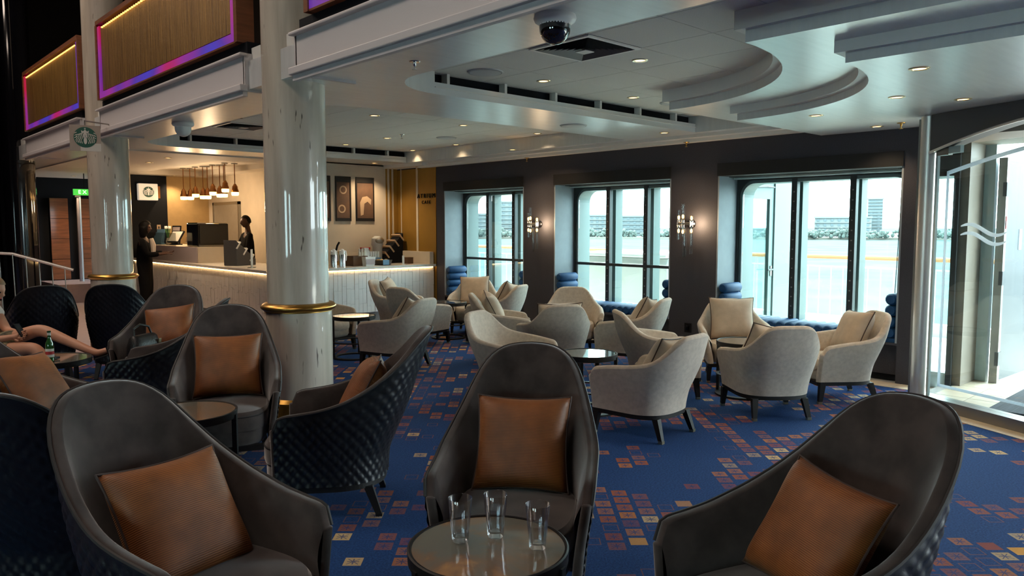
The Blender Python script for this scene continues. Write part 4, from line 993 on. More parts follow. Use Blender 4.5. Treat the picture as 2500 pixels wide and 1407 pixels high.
# ---- things on the counter
def jug(x, y, label):
    o = empty('vacuum_jug', (x, y, .972), R(200), label, 'jug', 'steel vacuum jugs')
    MB().lathe([(.055, 0), (.055, .20), (.05, .215)], 28).build('body', 'steel_jug', o, True); MB().lathe([(.052, .21), (.05, .25), (.035, .285), (.015, .30), (0, .302)], 28).build('lid', 'white_plastic', o, True)
    MB().tube([(-.04, 0, .265), (-.09, 0, .26), (-.105, 0, .20), (-.098, 0, .12), (-.09, 0, .10)], .011, 8).build('handle', 'white_plastic', o, True); MB().tube([(.03, 0, .26), (.07, 0, .272)], [.02, .008], 8).build('spout', 'white_plastic', o, True)
jug(6.38, 11.16, 'steel vacuum jug nearest the marble column'); jug(6.54, 11.16, 'steel vacuum jug with its white handle clear of the column')
o = empty('wooden_crate', (6.90, 11.30, .972), 0, 'dark wooden crate on the counter beside the jugs', 'crate')
B(-.13, .13, -.12, .12, 0, .012).build('base', 'kraft', o)
for a in ((-.13, .13, -.13, -.118), (-.13, .13, .118, .13), (-.142, -.13, -.13, .13), (.13, .142, -.13, .13)): B(*a, 0, .17).build('side', 'kraft', o)
o = empty('sachet_bin', (7.02, 11.12, .972), 0, 'white square bin with a band on the counter', 'bin')
MB().rings([[(a * k, b_ * k, z) for a, b_ in ((-.1, -.07), (.1, -.07), (.1, .07), (-.1, .07))] for k, z in ((.82, 0), (1, .16), (.96, .16), (.8, .02))], True, True).build('bin_body', 'white_plastic', o); B(-.085, .085, -.072, -.066, .03, .12).build('front_card', 'lilac_panel', o)
for i in range(3):
    q = empty('sauce_bottle', (6.98 + .055 * i, 11.34, .972), 0, ('first', 'second', 'third')[i] + ' small white condiment bottle behind the square bin', 'bottle', 'condiment bottles')
    MB().lathe([(.021, 0), (.021, .22), (.010, .25)], 16).build('body', 'label_white', q, True); MB().lathe([(.014, .25), (.014, .285), (0, .29)], 16).build('cap', 'white_plastic', q, True)
o = empty('dark_tray', (7.37, 11.22, .972), 0, 'dark oval basket of pastries with a blue card', 'basket')
MB().lathe([(.14, 0), (.17, .09), (.165, .09), (.135, .012), (0, .012)], 28).build('basket', 'tray_dark', o, True); B(-.10, .02, -.175, -.165, .01, .10).build('blue_card', 'blue_card', o)
for i in range(5): MB().ball((.07 * math.cos(i * 1.3), .07 * math.sin(i * 1.3), .075), (.045, .035, .03)).build('pastry', 'tan_wall', o, True)
o = empty('cup_rack', (7.32, 11.44, .972), 0, 'blue rack full of white paper cups', 'cup rack'); B(-.13, .13, -.06, .06, .10, .125).build('shelf', 'blue_card', o)
for s in (-1, 1): B(s * .12 - .008, s * .12 + .008, -.05, .05, 0, .10).build('foot', 'blue_card', o)
for i in range(5): MB().lathe([(.020, 0), (.026, .11), (.024, .11), (.018, .004)], 14, (-.10 + .05 * i, 0, .125)).build('cup', 'paper', o, True)
o = empty('napkin_block', (7.18, 11.47, .972), 0, 'small stack of white napkins in a caddy behind the cups', 'napkins'); B(-.05, .05, -.05, .05, 0, .25).build('caddy', 'white_plastic', o)
for i in range(4): B(-.045, .045, -.045, .045, .252 + .012 * i, .262 + .012 * i).build('napkin', 'paper', o)
o = empty('card_holder', (7.72, 11.10, .972), 0, 'slim white upright card stand on the counter', 'card stand'); B(-.02, .02, -.01, .0, .008, .16).build('card', 'paper', o); B(-.025, .025, -.03, .03, 0, .008).build('foot', 'white_plastic', o)
o = empty('wood_box', (8.02, 11.35, .972), 0, 'small brown box beside the gold wall on the counter', 'box'); B(-.06, .06, -.05, .05, 0, .10).build('box_body', 'kraft', o); B(-.062, .062, -.052, .052, .10, .115).build('lid', 'kraft', o)
def lid_stand(x, y, z, rz, w_, h_, n, body, label):
    o = empty('lid_dispenser', (x, y, z), R(rz), label, 'dispenser', 'slanted lid dispensers')
    P = [(0, -w_ / 2), (0, w_ / 2)]; d = .22
    V = [(-d, -w_ / 2, 0), (d, -w_ / 2, 0), (d, w_ / 2, 0), (-d, w_ / 2, 0), (-d, -w_ / 2, h_ * .25), (d, -w_ / 2, h_), (d, w_ / 2, h_), (-d, w_ / 2, h_ * .25)]
    MB().add(V, [(0, 3, 2, 1), (4, 5, 6, 7), (0, 1, 5, 4), (1, 2, 6, 5), (2, 3, 7, 6), (3, 0, 4, 7)]).build('stand', body, o, bevel=.01)
    for i in range(n):
        u = (i + .5) / n; x_, z_ = -d + 2 * d * u, h_ * .25 + h_ * .75 * u
        m = MB(); m.x = Matrix.Translation((x_ + .01, -w_ / 2 - .004, z_ - .03)) @ Matrix.Rotation(R(-40), 4, 'Y'); m.box(-.017, .017, -.006, w_ + .012, -.085, .07); m.build('lid_stack', 'poster_cream' if body == 'black' else 'paper', o, bevel=.012)
lid_stand(8.0, 11.93, .966, 0, .26, .56, 4, 'black', 'black slanted dispenser with four cream lid stacks against the gold wall')
lid_stand(5.52, 12.85, .973, 200, .30, .44, 3, 'header_grey', 'grey slanted dispenser with three white lid stacks near the counter corner')
o = empty('leaflet_stand', (5.33, 11.95, .973), R(-35), 'clear leaflet stand with printed price card near the counter corner', 'leaflet stand')
B(-.005, .005, -.07, .07, .0, .30).build('card', 'paper', o); B(-.06, .06, -.075, .075, 0, .006).build('foot', 'sneeze_glass', o)
for z, m_ in ((.25, 'blue_card'), (.19, 'red_print'), (.12, 'blue_card'), (.05, 'red_print')): B(-.007, -.005, -.055, .055, z, z + .02).build('print_line', m_, o)
o = empty('espresso_machine', (5.72, 14.75, 1.262), R(0), 'black coffee machine with glossy blue-lit screen on the raised shelf', 'coffee machine')
B(-.3, .3, -.25, .3, 0, .44).build('body', 'black_gloss', o, bevel=.02); B(-.26, .28, -.27, -.25, .06, .40).build('screen', 'screen', o); B(-.28, .28, -.22, .28, .441, .455).build('cup_tray', 'steel_jug', o); B(-.28, .28, -.29, -.25, 0, .03).build('drip_tray', 'steel_dark', o)
o = empty('till_screen', (5.65, 16.3, 1.262), R(-160), 'tilted till screen on the raised shelf beside the customer', 'till')
B(-.08, .08, -.1, .1, 0, .02).build('base', 'black', o); m = MB(); m.x = Matrix.Translation((0, 0, .16)) @ Matrix.Rotation(R(-35), 4, 'Y'); m.box(-.015, .015, -.17, .17, -.13, .15); m.build('display', 'black', o); m = MB(); m.x = Matrix.Translation((0, 0, .16)) @ Matrix.Rotation(R(-35), 4, 'Y'); m.box(.015, .018, -.15, .15, -.11, .13); m.build('display_face', 'paper', o); B(-.02, .02, -.03, .03, .02, .12).build('stem', 'black', o)
o = empty('menu_board', (5.8, 16.75, 1.262), R(-150), 'small black-framed board standing behind the till', 'board'); m = MB(); m.x = Matrix.Rotation(R(-8), 4, 'Y'); m.box(-.012, .012, -.11, .11, 0, .40); m.build('board_frame', 'black', o); m = MB(); m.x = Matrix.Rotation(R(-8), 4, 'Y'); m.box(.012, .015, -.09, .09, .03, .37); m.build('board_face', 'lilac_panel', o)
o = empty('leaflet_rack', (5.55, 17.05, 1.262), R(-150), 'blue leaflet rack at the far end of the raised shelf', 'leaflet rack'); B(-.05, .05, -.11, .11, 0, .03).build('base', 'blue_card', o)
for i in range(3): m = MB(); m.x = Matrix.Translation((.03 - .03 * i, 0, .03)) @ Matrix.Rotation(R(-12), 4, 'Y'); m.box(-.006, .006, -.10, .10, 0, .16 + .07 * i); m.build('leaflet', 'blue_card', o)
o = empty('bud_vase', (5.6, 16.62, 1.262), 0, 'small vase of green stems with white buds on the raised shelf', 'vase'); MB().lathe([(.035, 0), (.04, .08), (.025, .12), (.03, .14)], 18).build('vase', 'paper', o, True)
for i in range(4): a = i * 1.6; MB().tube([(0, 0, .1), (.03 * math.cos(a), .03 * math.sin(a), .24), (.05 * math.cos(a), .05 * math.sin(a), .34)], .008, 6).build('stem', 'leaf', o, True); MB().ball((.05 * math.cos(a), .05 * math.sin(a), .36), (.02, .02, .035), 10, 6).build('bud', 'paper', o, True)
o = empty('pastry_dome', (5.7, 15.45, 1.262), 0, 'cream cake on a stand under the guard of the raised shelf', 'cake'); MB().lathe([(.09, 0), (.03, .015), (.03, .05), (.16, .06), (.16, .07)], 28).build('stand', 'white_plastic', o, True); MB().lathe([(.15, .072), (.14, .16), (.09, .22), (.04, .25), (0, .255)], 28).build('cake', 'poster_cream', o, True)
o = empty('prep_rack', (7.45, 11.9, .966), 0, 'utensil rack with a red handle on the back counter', 'utensil rack')
B(-.16, .16, -.06, .06, 0, .10).build('caddy', 'kraft', o); B(-.09, .09, -.03, .03, .26, .30).build('red_handle', 'red_print', o)
for i in range(4): MB().cyl((-.10 + .06 * i, 0, 0), .012, .09, .27, 8).build('utensil', 'steel_dark', o)
o = empty('grinder', (7.72, 11.92, .966), 0, 'grey steel grinder beside the black lid dispenser', 'grinder'); MB().lathe([(.09, 0), (.09, .30), (.11, .34), (.10, .46), (.05, .50)], 24).build('hopper', 'grille', o, True); MB().ball((.0, -.08, .42), (.09, .07, .06)).build('spout', 'steel_dark', o, True)
o = empty('orange_juicer', (6.85, 11.9, .966), 0, 'small orange and dark machine on the back counter beside the column', 'juicer'); MB().lathe([(.07, 0), (.07, .22), (.06, .24)], 20).build('body', 'gold', o, True); MB().tube([(0, 0, .24), (.03, 0, .34), (.07, 0, .40)], .018, 8).build('lever', 'black', o, True)

# ---- posters, lettering, signs
for i, (x0, x1, l) in enumerate(((6.54, 6.87, 'black framed poster half hidden by the near column'), (6.97, 7.285, 'black framed poster with two round cream cups'), (7.39, 7.775, 'black framed poster with a pale hand, nearest the gold stripes'))):
    o = empty('framed_poster', ((x0 + x1) / 2, 12.1, 1.74), 0, l, 'poster', 'framed cafe posters'); h = (x1 - x0) / 2
    fm = MB(); fm.box(-h, h, -.02, 0, 0, .055); fm.box(-h, h, -.02, 0, .70, .80); fm.box(-h, -h + .022, -.02, 0, .055, .70); fm.box(h - .022, h, -.02, 0, .055, .70); fm.build('frame', 'poster_black', o)
    B(-h + .022, h - .022, -.012, -.002, .055, .70).build('print', 'poster_brown', o)
    m = MB(); m.x = Matrix.Rotation(R(90), 4, 'X')
    if i == 1:
        m.lathe([(.05, .0125), (.075, .0125), (.075, .0135), (.05, .0135), (.05, .0125)], 24, (0, .56, 0))
    elif i == 2: m.tube([(-.09, .15, .013), (-.08, .34, .013), (-.02, .44, .013), (.06, .43, .013), (.13, .36, .013)], .0, 4); m.x = None; m.add([(-.10, -.0135, .10), (-.04, -.0135, .12), (-.02, -.0135, .32), (.05, -.0135, .36), (.12, -.0135, .30), (.13, -.0135, .40), (.04, -.0135, .46), (-.06, -.0135, .44), (-.11, -.0135, .34)], [tuple(range(9))])
    else: m.lathe([(0, .0125), (.06, .0125), (.06, .0135), (0, .0135)], 20, (.05, .45, 0))
    m.build('pictured_shape', 'poster_cream', o)
    if i == 1: m = MB(); m.x = Matrix.Rotation(R(90), 4, 'X'); m.lathe([(.05, .0125), (.075, .0125), (.075, .0135), (.05, .0135), (.05, .0125)], 24, (-.03, .22, 0)); m.build('pictured_shape', 'poster_cream', o)
def text(name, body, size, mtx, m_, parent, ext=.006):
    c = bpy.data.curves.new(name + '_curve', 'FONT'); c.body = body; c.size = size; c.extrude = ext; c.align_x = 'CENTER'; c.align_y = 'CENTER'; c.space_character = 1.5 if size < .115 else 1.3
    t_ = bpy.data.objects.new(name + '_curve', c); col.objects.link(t_); bpy.context.view_layer.update()
    me = bpy.data.meshes.new_from_object(t_.evaluated_get(bpy.context.evaluated_depsgraph_get())); bpy.data.objects.remove(t_)
    me.materials.clear(); me.materials.append(MATS[m_])
    o = bpy.data.objects.new(name, me); col.objects.link(o); o.parent = parent; o.matrix_local = mtx; return o
ls = empty('wall_lettering', (8.30, 11.17, 2.15), 0, 'dark raised letters ATRIUM CAFE on the gold wall', 'lettering')
MW = Matrix(((0, 0, -1, 0), (-1, 0, 0, 0), (0, 1, 0, 0), (0, 0, 0, 1)))
text('lettering_line', 'ATRIUM', .112, Matrix.Translation((-.012, 0, .045)) @ MW, 'black', ls); text('lettering_line', 'CAFE', .085, Matrix.Translation((-.012, 0, -.07)) @ MW, 'black', ls)
MN = Matrix(((1, 0, 0, 0), (0, 0, -1, 0), (0, 1, 0, 0), (0, 0, 0, 1)))
ex = empty('exit_sign', (4.40, 18.0, 2.36), 0, 'lit green exit sign above the far wooden doors', 'sign'); B(-.21, .21, -.02, .03, -.06, .07).build('sign_box', 'exit_green', ex); text('sign_text', 'EXIT', .11, Matrix.Translation((.03, -.024, .004)) @ MN, 'exit_white', ex, .002)
MB().tube([(.0, 0, .07), (0, 0, .42)], .01, 6).build('hanger', 'black', ex)
def emblem(parent, mtx, r, green='emblem_green', white='emblem_white'):
    def prt(name, mb, m_, z):
        mb2 = MB(); mb2.x = mtx @ Matrix.Translation((0, 0, z)); mb2.add(mb.v, mb.f); return mb2.build(name, m_, parent)
    def ell(cx, cy, rx, ry, n=24, t=.001): return MB().prism([(cx + rx * math.cos(2 * math.pi * i / n), cy + ry * math.sin(2 * math.pi * i / n)) for i in range(n)], 0, t)
    prt('emblem_disc', ell(0, 0, r, r, 40), green, .001)
    hair = MB()
    for s in (-1, 1):
        for k in range(4):
            a = .24 + .15 * k
            hair.tube([(s * r * (a * .75), r * (.46 - .06 * k), 0), (s * r * (a + .08), r * .2, 0), (s * r * (a - .02), -r * .05, 0), (s * r * (a + .12), -r * .3, 0), (s * r * (a + .02), -r * (.62 - .03 * k), 0)], r * .036, 4)
        for k in range(3): hair.tube([(s * r * .72, r * (.45 - .22 * k), 0), (s * r * .92, r * (.34 - .22 * k), 0)], r * .04, 4)
    prt('emblem_hair', hair, white, .003)
    prt('emblem_face', ell(0, .17 * r, .2 * r, .27 * r), white, .006); prt('emblem_body', ell(0, -.32 * r, .15 * r, .36 * r), white, .006)
    cr_ = MB().prism([(-.3 * r, .42 * r), (-.34 * r, .66 * r), (-.17 * r, .56 * r), (0, .74 * r), (.17 * r, .56 * r), (.34 * r, .66 * r), (.3 * r, .42 * r)], 0, .001); prt('emblem_crown', cr_, white, .007)
    st_ = MB().prism([((.11 if i % 2 == 0 else .045) * r * math.sin(math.pi * i / 5), .83 * r + (.11 if i % 2 == 0 else .045) * r * math.cos(math.pi * i / 5)) for i in range(10)], 0, .001); prt('emblem_star', st_, white, .007)
    fc = MB(); fc.add(*[(e.v, e.f) for e in [ell(-.075 * r, .2 * r, .035 * r, .02 * r, 10)]][0]); e = ell(.075 * r, .2 * r, .035 * r, .02 * r, 10); fc.add(e.v, e.f); e = ell(0, .03 * r, .05 * r, .015 * r, 10); fc.add(e.v, e.f); e = ell(0, .13 * r, .015 * r, .07 * r, 10); fc.add(e.v, e.f); prt('emblem_features', fc, green, .0085)
hs = empty('hanging_sign', (2.40, 9.68, 2.50), R(-13), 'hanging tan panel with a round green crowned emblem in front of the far column', 'sign')
B(-.155, .155, -.01, .01, 0, .29).build('panel', 'sign_panel', hs); MB().tube([(0, 0, .29), (0, 0, .34), (.33, .45, .36)], .008, 6).build('hanger', 'steel_dark', hs); B(-.05, .155, -.012, -.0105, .0, .09).build('pale_band', 'emblem_white', hs)
emblem(hs, Matrix.Translation((0, -.012, .155)) @ MN, .115)
bs = empty('lit_sign_box', (5.52, 17.6, 2.21), 0, 'square lit sign box with a round green emblem on the black wall', 'sign'); B(-.20, .20, -.12, .0, 0, .36).build('light_box', 'sign_lit', bs, bevel=.015); B(.205, .25, -.10, .0, .05, .31).build('copper_side', 'copper', bs)
emblem(bs, Matrix.Translation((0, -.121, .18)) @ MN, .115, 'emblem_green', 'sign_lit')
sw = empty('wall_switch', (5.75, 17.62, 1.62), 0, 'small white switch plate on the black wall', 'switch'); B(-.04, .04, -.012, 0, -.06, .06).build('plate', 'poster_cream', sw); B(-.015, .015, -.018, -.012, -.025, .025).build('rocker', 'poster_black', sw)
sk = empty('wall_socket', (8.3, 5.56, .34), 0, 'black socket plate low on the dark pier below the second sconce', 'socket'); B(-.012, 0, -.05, .05, -.06, .06).build('plate', 'black', sk); B(-.016, -.012, -.025, .025, -.03, .03).build('socket_face', 'black_gloss', sk)

# ---- pendants over the bar
PN = [(5.86, 16.35, .44), (5.98, 16.30, .44), (5.92, 15.85, .40), (5.98, 15.6, .44), (6.05, 15.55, .44), (5.98, 15.1, .38), (6.08, 15.0, .42), (6.12, 14.9, .42), (5.98, 14.5, .34), (6.15, 14.45, .40)]
PLB = ['farthest pendant lamp at the black-panel end of the bar cluster', 'second pendant lamp from the black panel, on the kitchen side', 'third pendant lamp from the black panel, over the till', 'fourth pendant lamp from the black panel, hanging lowest', 'fifth pendant lamp from the black panel, mid cluster', 'sixth pendant lamp from the black panel, kitchen side', 'seventh pendant lamp from the black panel, on a shorter stem', 'eighth pendant lamp from the black panel', 'ninth pendant lamp from the black panel, on the shortest stem', 'pendant lamp nearest the marble column in the bar cluster']
for i, (x, y, l_) in enumerate(PN):
    zt = 2.855; o = empty('pendant_lamp', (x, y, zt), 0, 'copper-capped glowing ' + PLB[i], 'lamp', 'copper pendants over the bar'); l_ += .02
    MB().lathe([(.06, -.012), (.06, 0)], 20).build('canopy', 'steel_dark', o); MB().cyl((0, 0, 0), .009, -l_, -.01, 8).build('stem', 'copper', o)
    MB().lathe([(.02, -l_ + .03), (.035, -l_ + .0), (.05, -l_ - .02), (.052, -l_ - .06), (.068, -l_ - .10), (.072, -l_ - .13)], 20).build('cap', 'copper', o, True)
    MB().lathe([(.068, -l_ - .128), (.069, -l_ - .17), (.06, -l_ - .195), (0, -l_ - .20)], 20).build('glass_shade', 'bulb_glow', o, True)
for x, y in ((5.8, 16.1), (5.9, 15.0)):
    d = bpy.data.lights.new('pendant_glow', 'POINT'); d.energy = 14; d.color = WARM; d.shadow_soft_size = .12; o = bpy.data.objects.new('pendant_glow', d); col.objects.link(o); o.location = (x, y, 2.05)

# ---- wall sconces
for Yc, l in ((8.27, 'wall sconce with clear glass tubes on the pier between the first two windows'), (5.53, 'wall sconce with clear glass tubes on the pier between the last two windows')):
    o = empty('wall_sconce', (8.3, Yc, 1.68), 0, l, 'wall lamp', 'glass tube wall sconces')
    m = MB(); m.x = Matrix.Rotation(R(-90), 4, 'Y'); m.lathe([(.055, 0), (.055, .02), (.04, .03), (.04, .07), (.0, .075)], 24); m.build('backplate', 'black_gloss', o, True)
    MB().tube([(-.06, -.0, 0), (-.16, .0, 0)], .018, 8).build('bracket', 'steel_dark', o); MB().tube([(-.16, -.09, -.0), (-.16, .09, .0)], .022, 10).build('cross_bar', 'steel_dark', o)
    for dy, z0_, z1_, dx in ((-.10, -.38, .10, -.165), (.0, -.16, .25, -.205), (.10, -.20, .17, -.15), (.03, -.42, -.05, -.12)):
        MB().lathe([(.021, z0_), (.021, z1_), (.018, z1_), (.018, z0_), (.021, z0_)], 16, (dx, dy, 0)).build('glass_tube', 'tube_glass', o, True)
    for dy, dz, dx in ((-.10, .07, -.165), (.0, .09, -.205), (.10, .08, -.15), (-.10, -.09, -.165), (.0, -.10, -.205), (.10, -.09, -.15)): MB().ball((dx, dy, dz), (.016, .016, .026), 10, 8).build('bulb', 'bulb_glow', o, True)
    d = bpy.data.lights.new('sconce_glow', 'POINT'); d.energy = 5; d.color = WARM; d.shadow_soft_size = .05; q = bpy.data.objects.new('sconce_glow', d); col.objects.link(q); q.location = (-.12, -.13, .0); q.parent = o

# ---- stair rail by the dark column
sr = empty('stair_rail', (2.2, 13.0, 0), R(-10), 'dark stair balustrade with pale handrail before the black column', 'railing')
MB().tube([(-.35, 0, 1.28), (.0, 0, 1.25), (.75, -.2, 1.0)], .022, 8).build('handrail', 'steel_jug', sr, True)
for i in range(7): MB().tube([(-.3 + .16 * i, -.02 * i, 0), (-.32 + .16 * i, -.02 * i, 1.24 - (.045 * max(0, i - 2)))], .008, 6).build('baluster', 'steel_dark', sr)

# ---- glasses, bottle and small things on the tables
def tumbler(x, y, z, fill, label):
    o = empty('water_glass', (x, y, z), 0, label, 'glass', 'water tumblers')
    MB().lathe([(0, 0), (.026, 0), (.0285, .004), (.0425, .152), (.0415, .1535), (.0400, .152), (.0265, .018), (0, .016)], 40).build('glass_wall', 'tumbler_glass', o, True)
    if fill:
        r = .0265 + (.0400 - .0265) * (fill - .018) / .134
        MB().lathe([(0, .0165), (.0262, .0185), (r - .0003, fill), (0, fill)], 36).build('water', 'water_fill', o, True)
tumbler(1.61, 1.99, .560, .030, 'nearly empty drinking glass on the front table, left of three')
tumbler(1.725, 1.935, .560, .105, 'fullest drinking glass, the middle of the three on the front table')
tumbler(1.765, 1.765, .560, .082, 'half full drinking glass on the front table, right of three')
o = empty('beer_bottle', (1.43, 7.12, .535), 0, 'green beer bottle on the table before the seated man', 'bottle'); MB().lathe([(.030, 0), (.031, .01), (.031, .13), (.028, .155), (.014, .19), (.0125, .24), (.015, .245), (.0145, .255)], 24).build('glass_body', 'bottle_green', o, True)
MB().lathe([(.0316, .04), (.0316, .11)], 24).build('label_band', 'label_white', o, True); MB().lathe([(.0318, .062), (.0318, .088)], 24).build('red_print', 'red_print', o, True); MB().lathe([(.0128, .20), (.0135, .245)], 20).build('neck_foil', 'label_white', o, True)
o = empty('drinks_menu', (1.36, 7.28, .535), R(20), 'black folder with a red card on the beer bottle table', 'folder'); B(-.14, .14, -.10, .10, 0, .018).build('folder', 'leather', o); m = MB(); m.x = Matrix.Translation((-.02, -.02, .02)) @ Matrix.Rotation(R(-14), 4, 'X'); m.box(-.09, .05, -.06, .08, 0, .008); m.build('red_card', 'red_print', o); m = MB(); m.x = Matrix.Translation((.07, .0, .019)); m.box(-.04, .05, -.05, .05, 0, .006); m.build('grey_card', 'blue_card', o)
o = empty('handbag', (2.20, 7.26, .452), R(35), 'black leather handbag with pale buckle on the velvet seat', 'handbag')
m = MB(); m.rings([[(a * k + 0, b_ * k2_, z) for a, b_ in [(.17 * math.copysign(abs(math.cos(t)) ** .6, math.cos(t)), .09 * math.copysign(abs(math.sin(t)) ** .6, math.sin(t))) for t in [2 * math.pi * i / 24 for i in range(24)]]] for k, k2_, z in ((.9, .9, 0), (1, 1, .03), (1, .95, .12), (.9, .6, .20), (.82, .25, .22))]); m.build('bag_body', 'leather', o, True)
MB().tube([(-.12, 0, .20), (-.10, .02, .28), (.0, .03, .31), (.10, .02, .28), (.12, 0, .20)], .010, 8).build('strap', 'leather', o, True); B(.10, .13, -.088, -.075, .13, .17).build('buckle', 'brass_tip', o); B(-.15, -.12, -.09, -.075, .10, .13).build('buckle', 'brass_tip', o)

# ================================================================== PEOPLE
def skin(name, joints, edges, m_, parent, root, sub=2):
    names = list(joints); me = bpy.data.meshes.new(name); me.from_pydata([joints[n][:3] for n in names], [(names.index(a), names.index(b_)) for a, b_ in edges], [])
    o = bpy.data.objects.new(name, me); col.objects.link(o); o.parent = parent; me.materials.append(MATS[m_])
    md = o.modifiers.new('skin', 'SKIN'); md.use_smooth_shade = True; md.branch_smoothing = .6
    for i, n in enumerate(names):
        r = joints[n][3]; me.skin_vertices[0].data[i].radius = r if isinstance(r, tuple) else (r, r); me.skin_vertices[0].data[i].use_root = n == root
    o.modifiers.new('subsurf', 'SUBSURF').levels = sub; o.modifiers['subsurf'].render_levels = sub
    return o
def head(parent, mtx, m_, hair_m, style, sc=1.0):
    V = []; F = []; seg, rg = 32, 24
    for j in range(rg + 1):
        p = math.pi * j / rg
        for i in range(seg):
            a = 2 * math.pi * i / seg; d = Vector((math.sin(p) * math.cos(a), math.sin(p) * math.sin(a), -math.cos(p)))
            x, y, z = d.x * .097, d.y * .076, d.z * .118
            if d.z < 0: y *= 1 - .28 * (-d.z) ** 1.5; x = x * (1 - .10 * -d.z) + .012 * -d.z
            if d.x > 0:
                x += .024 * math.exp(-((y / .012) ** 2) - ((z + .018) / .022) ** 2) + .006 * math.exp(-((z - .022) / .012) ** 2)      # nose, brow
                x -= .012 * (math.exp(-(((y - .03) / .014) ** 2) - ((z - .004) / .012) ** 2) + math.exp(-(((y + .03) / .014) ** 2) - ((z - .004) / .012) ** 2))   # eye sockets
                x += .006 * math.exp(-((y / .022) ** 2) - ((z + .058) / .010) ** 2) + .010 * math.exp(-((y / .022) ** 2) - ((z + .098) / .016) ** 2)        # lips, chin
            V.append((x * sc, y * sc, z * sc))
    for j in range(rg):
        for i in range(seg): F.append((j * seg + i, j * seg + (i + 1) % seg, (j + 1) * seg + (i + 1) % seg, (j + 1) * seg + i))
    h = MB(); h.x = mtx; h.add(V, F); hd_ = h.build('head', m_, parent, 'all')
    for s in (-1, 1):
        e = MB(); e.x = mtx; e.ball((.082 * sc, s * .03 * sc, .004 * sc), (.009, .012, .008), 10, 8); e.build('eye', 'black', hd_, True)
        e = MB(); e.x = mtx; e.ball((-.005, s * .076 * sc, -.005), (.018, .009, .032), 10, 8); e.build('ear', m_, hd_, True)
    mo = MB(); mo.x = mtx; mo.ball((.088 * sc, 0, -.058 * sc), (.008, .022, .006), 10, 6); mo.build('mouth', 'red_print' if m_ == 'skin_light' else 'skin_dark', hd_, True)
    hr = MB(); hr.x = mtx; V = []; F = []; idx = {}
    for j in range(rg + 1):
        p = math.pi * j / rg
        for i in range(seg):
            a = 2 * math.pi * i / seg; d = Vector((math.sin(p) * math.cos(a), math.sin(p) * math.sin(a), -math.cos(p))); k = 1.06 if style == 'crop' else 1.13
            q = [d.x * .100 * k, d.y * .080 * k, d.z * .121 * k]
            if style == 'long' and d.z < .1 and d.x < .35: q[2] = d.z * .26; q[1] = d.y * .10 + math.copysign(.02, d.y) * (1 - abs(d.z)); q[0] = d.x * .085 - .012
            V.append(tuple(c * sc for c in q)); idx[j, i] = d
    for j in range(rg):
        for i in range(seg):
            d = idx[j, i]
            lim = (.30 + max(0, d.x) * .35 if d.x > .1 else -.35 + .5 * max(0, d.x + .3)) if style != 'long' else (.42 if d.x > .45 else -1.1)
            if d.z > lim: F.append((j * seg + i, j * seg + (i + 1) % seg, (j + 1) * seg + (i + 1) % seg, (j + 1) * seg + i))
    hr.add(V, F).build('hair', hair_m, parent, 'all')
def fingers(J, E, w_, d, side, tag_, r=.0085):                     # five fingers from the palm at w_, pointing along d, spread sideways
    d = Vector(d).normalized(); s_ = Vector(side).normalized(); w_ = Vector(w_); dn = d.cross(s_)
    for i, (o_, l_) in enumerate(((-.030, .062), (-.011, .074), (.009, .070), (.028, .056))):
        b_ = w_ + s_ * o_ + d * .035; m = b_ + d * l_ * .55 + dn * .006; t = m + d * l_ * .38 + dn * .022
        J[tag_ + 'k%d' % i] = (*b_, r * 1.1); J[tag_ + 'm%d' % i] = (*m, r); J[tag_ + 't%d' % i] = (*t, r * .8); E += [(tag_, tag_ + 'k%d' % i), (tag_ + 'k%d' % i, tag_ + 'm%d' % i), (tag_ + 'm%d' % i, tag_ + 't%d' % i)]
    b_ = w_ - s_ * .036 + d * .0; t = b_ - s_ * .025 + d * .04 + dn * .01; J[tag_ + 'th'] = (*b_, r * 1.3); J[tag_ + 'tt'] = (*t, r); E += [(tag_, tag_ + 'th'), (tag_ + 'th', tag_ + 'tt')]

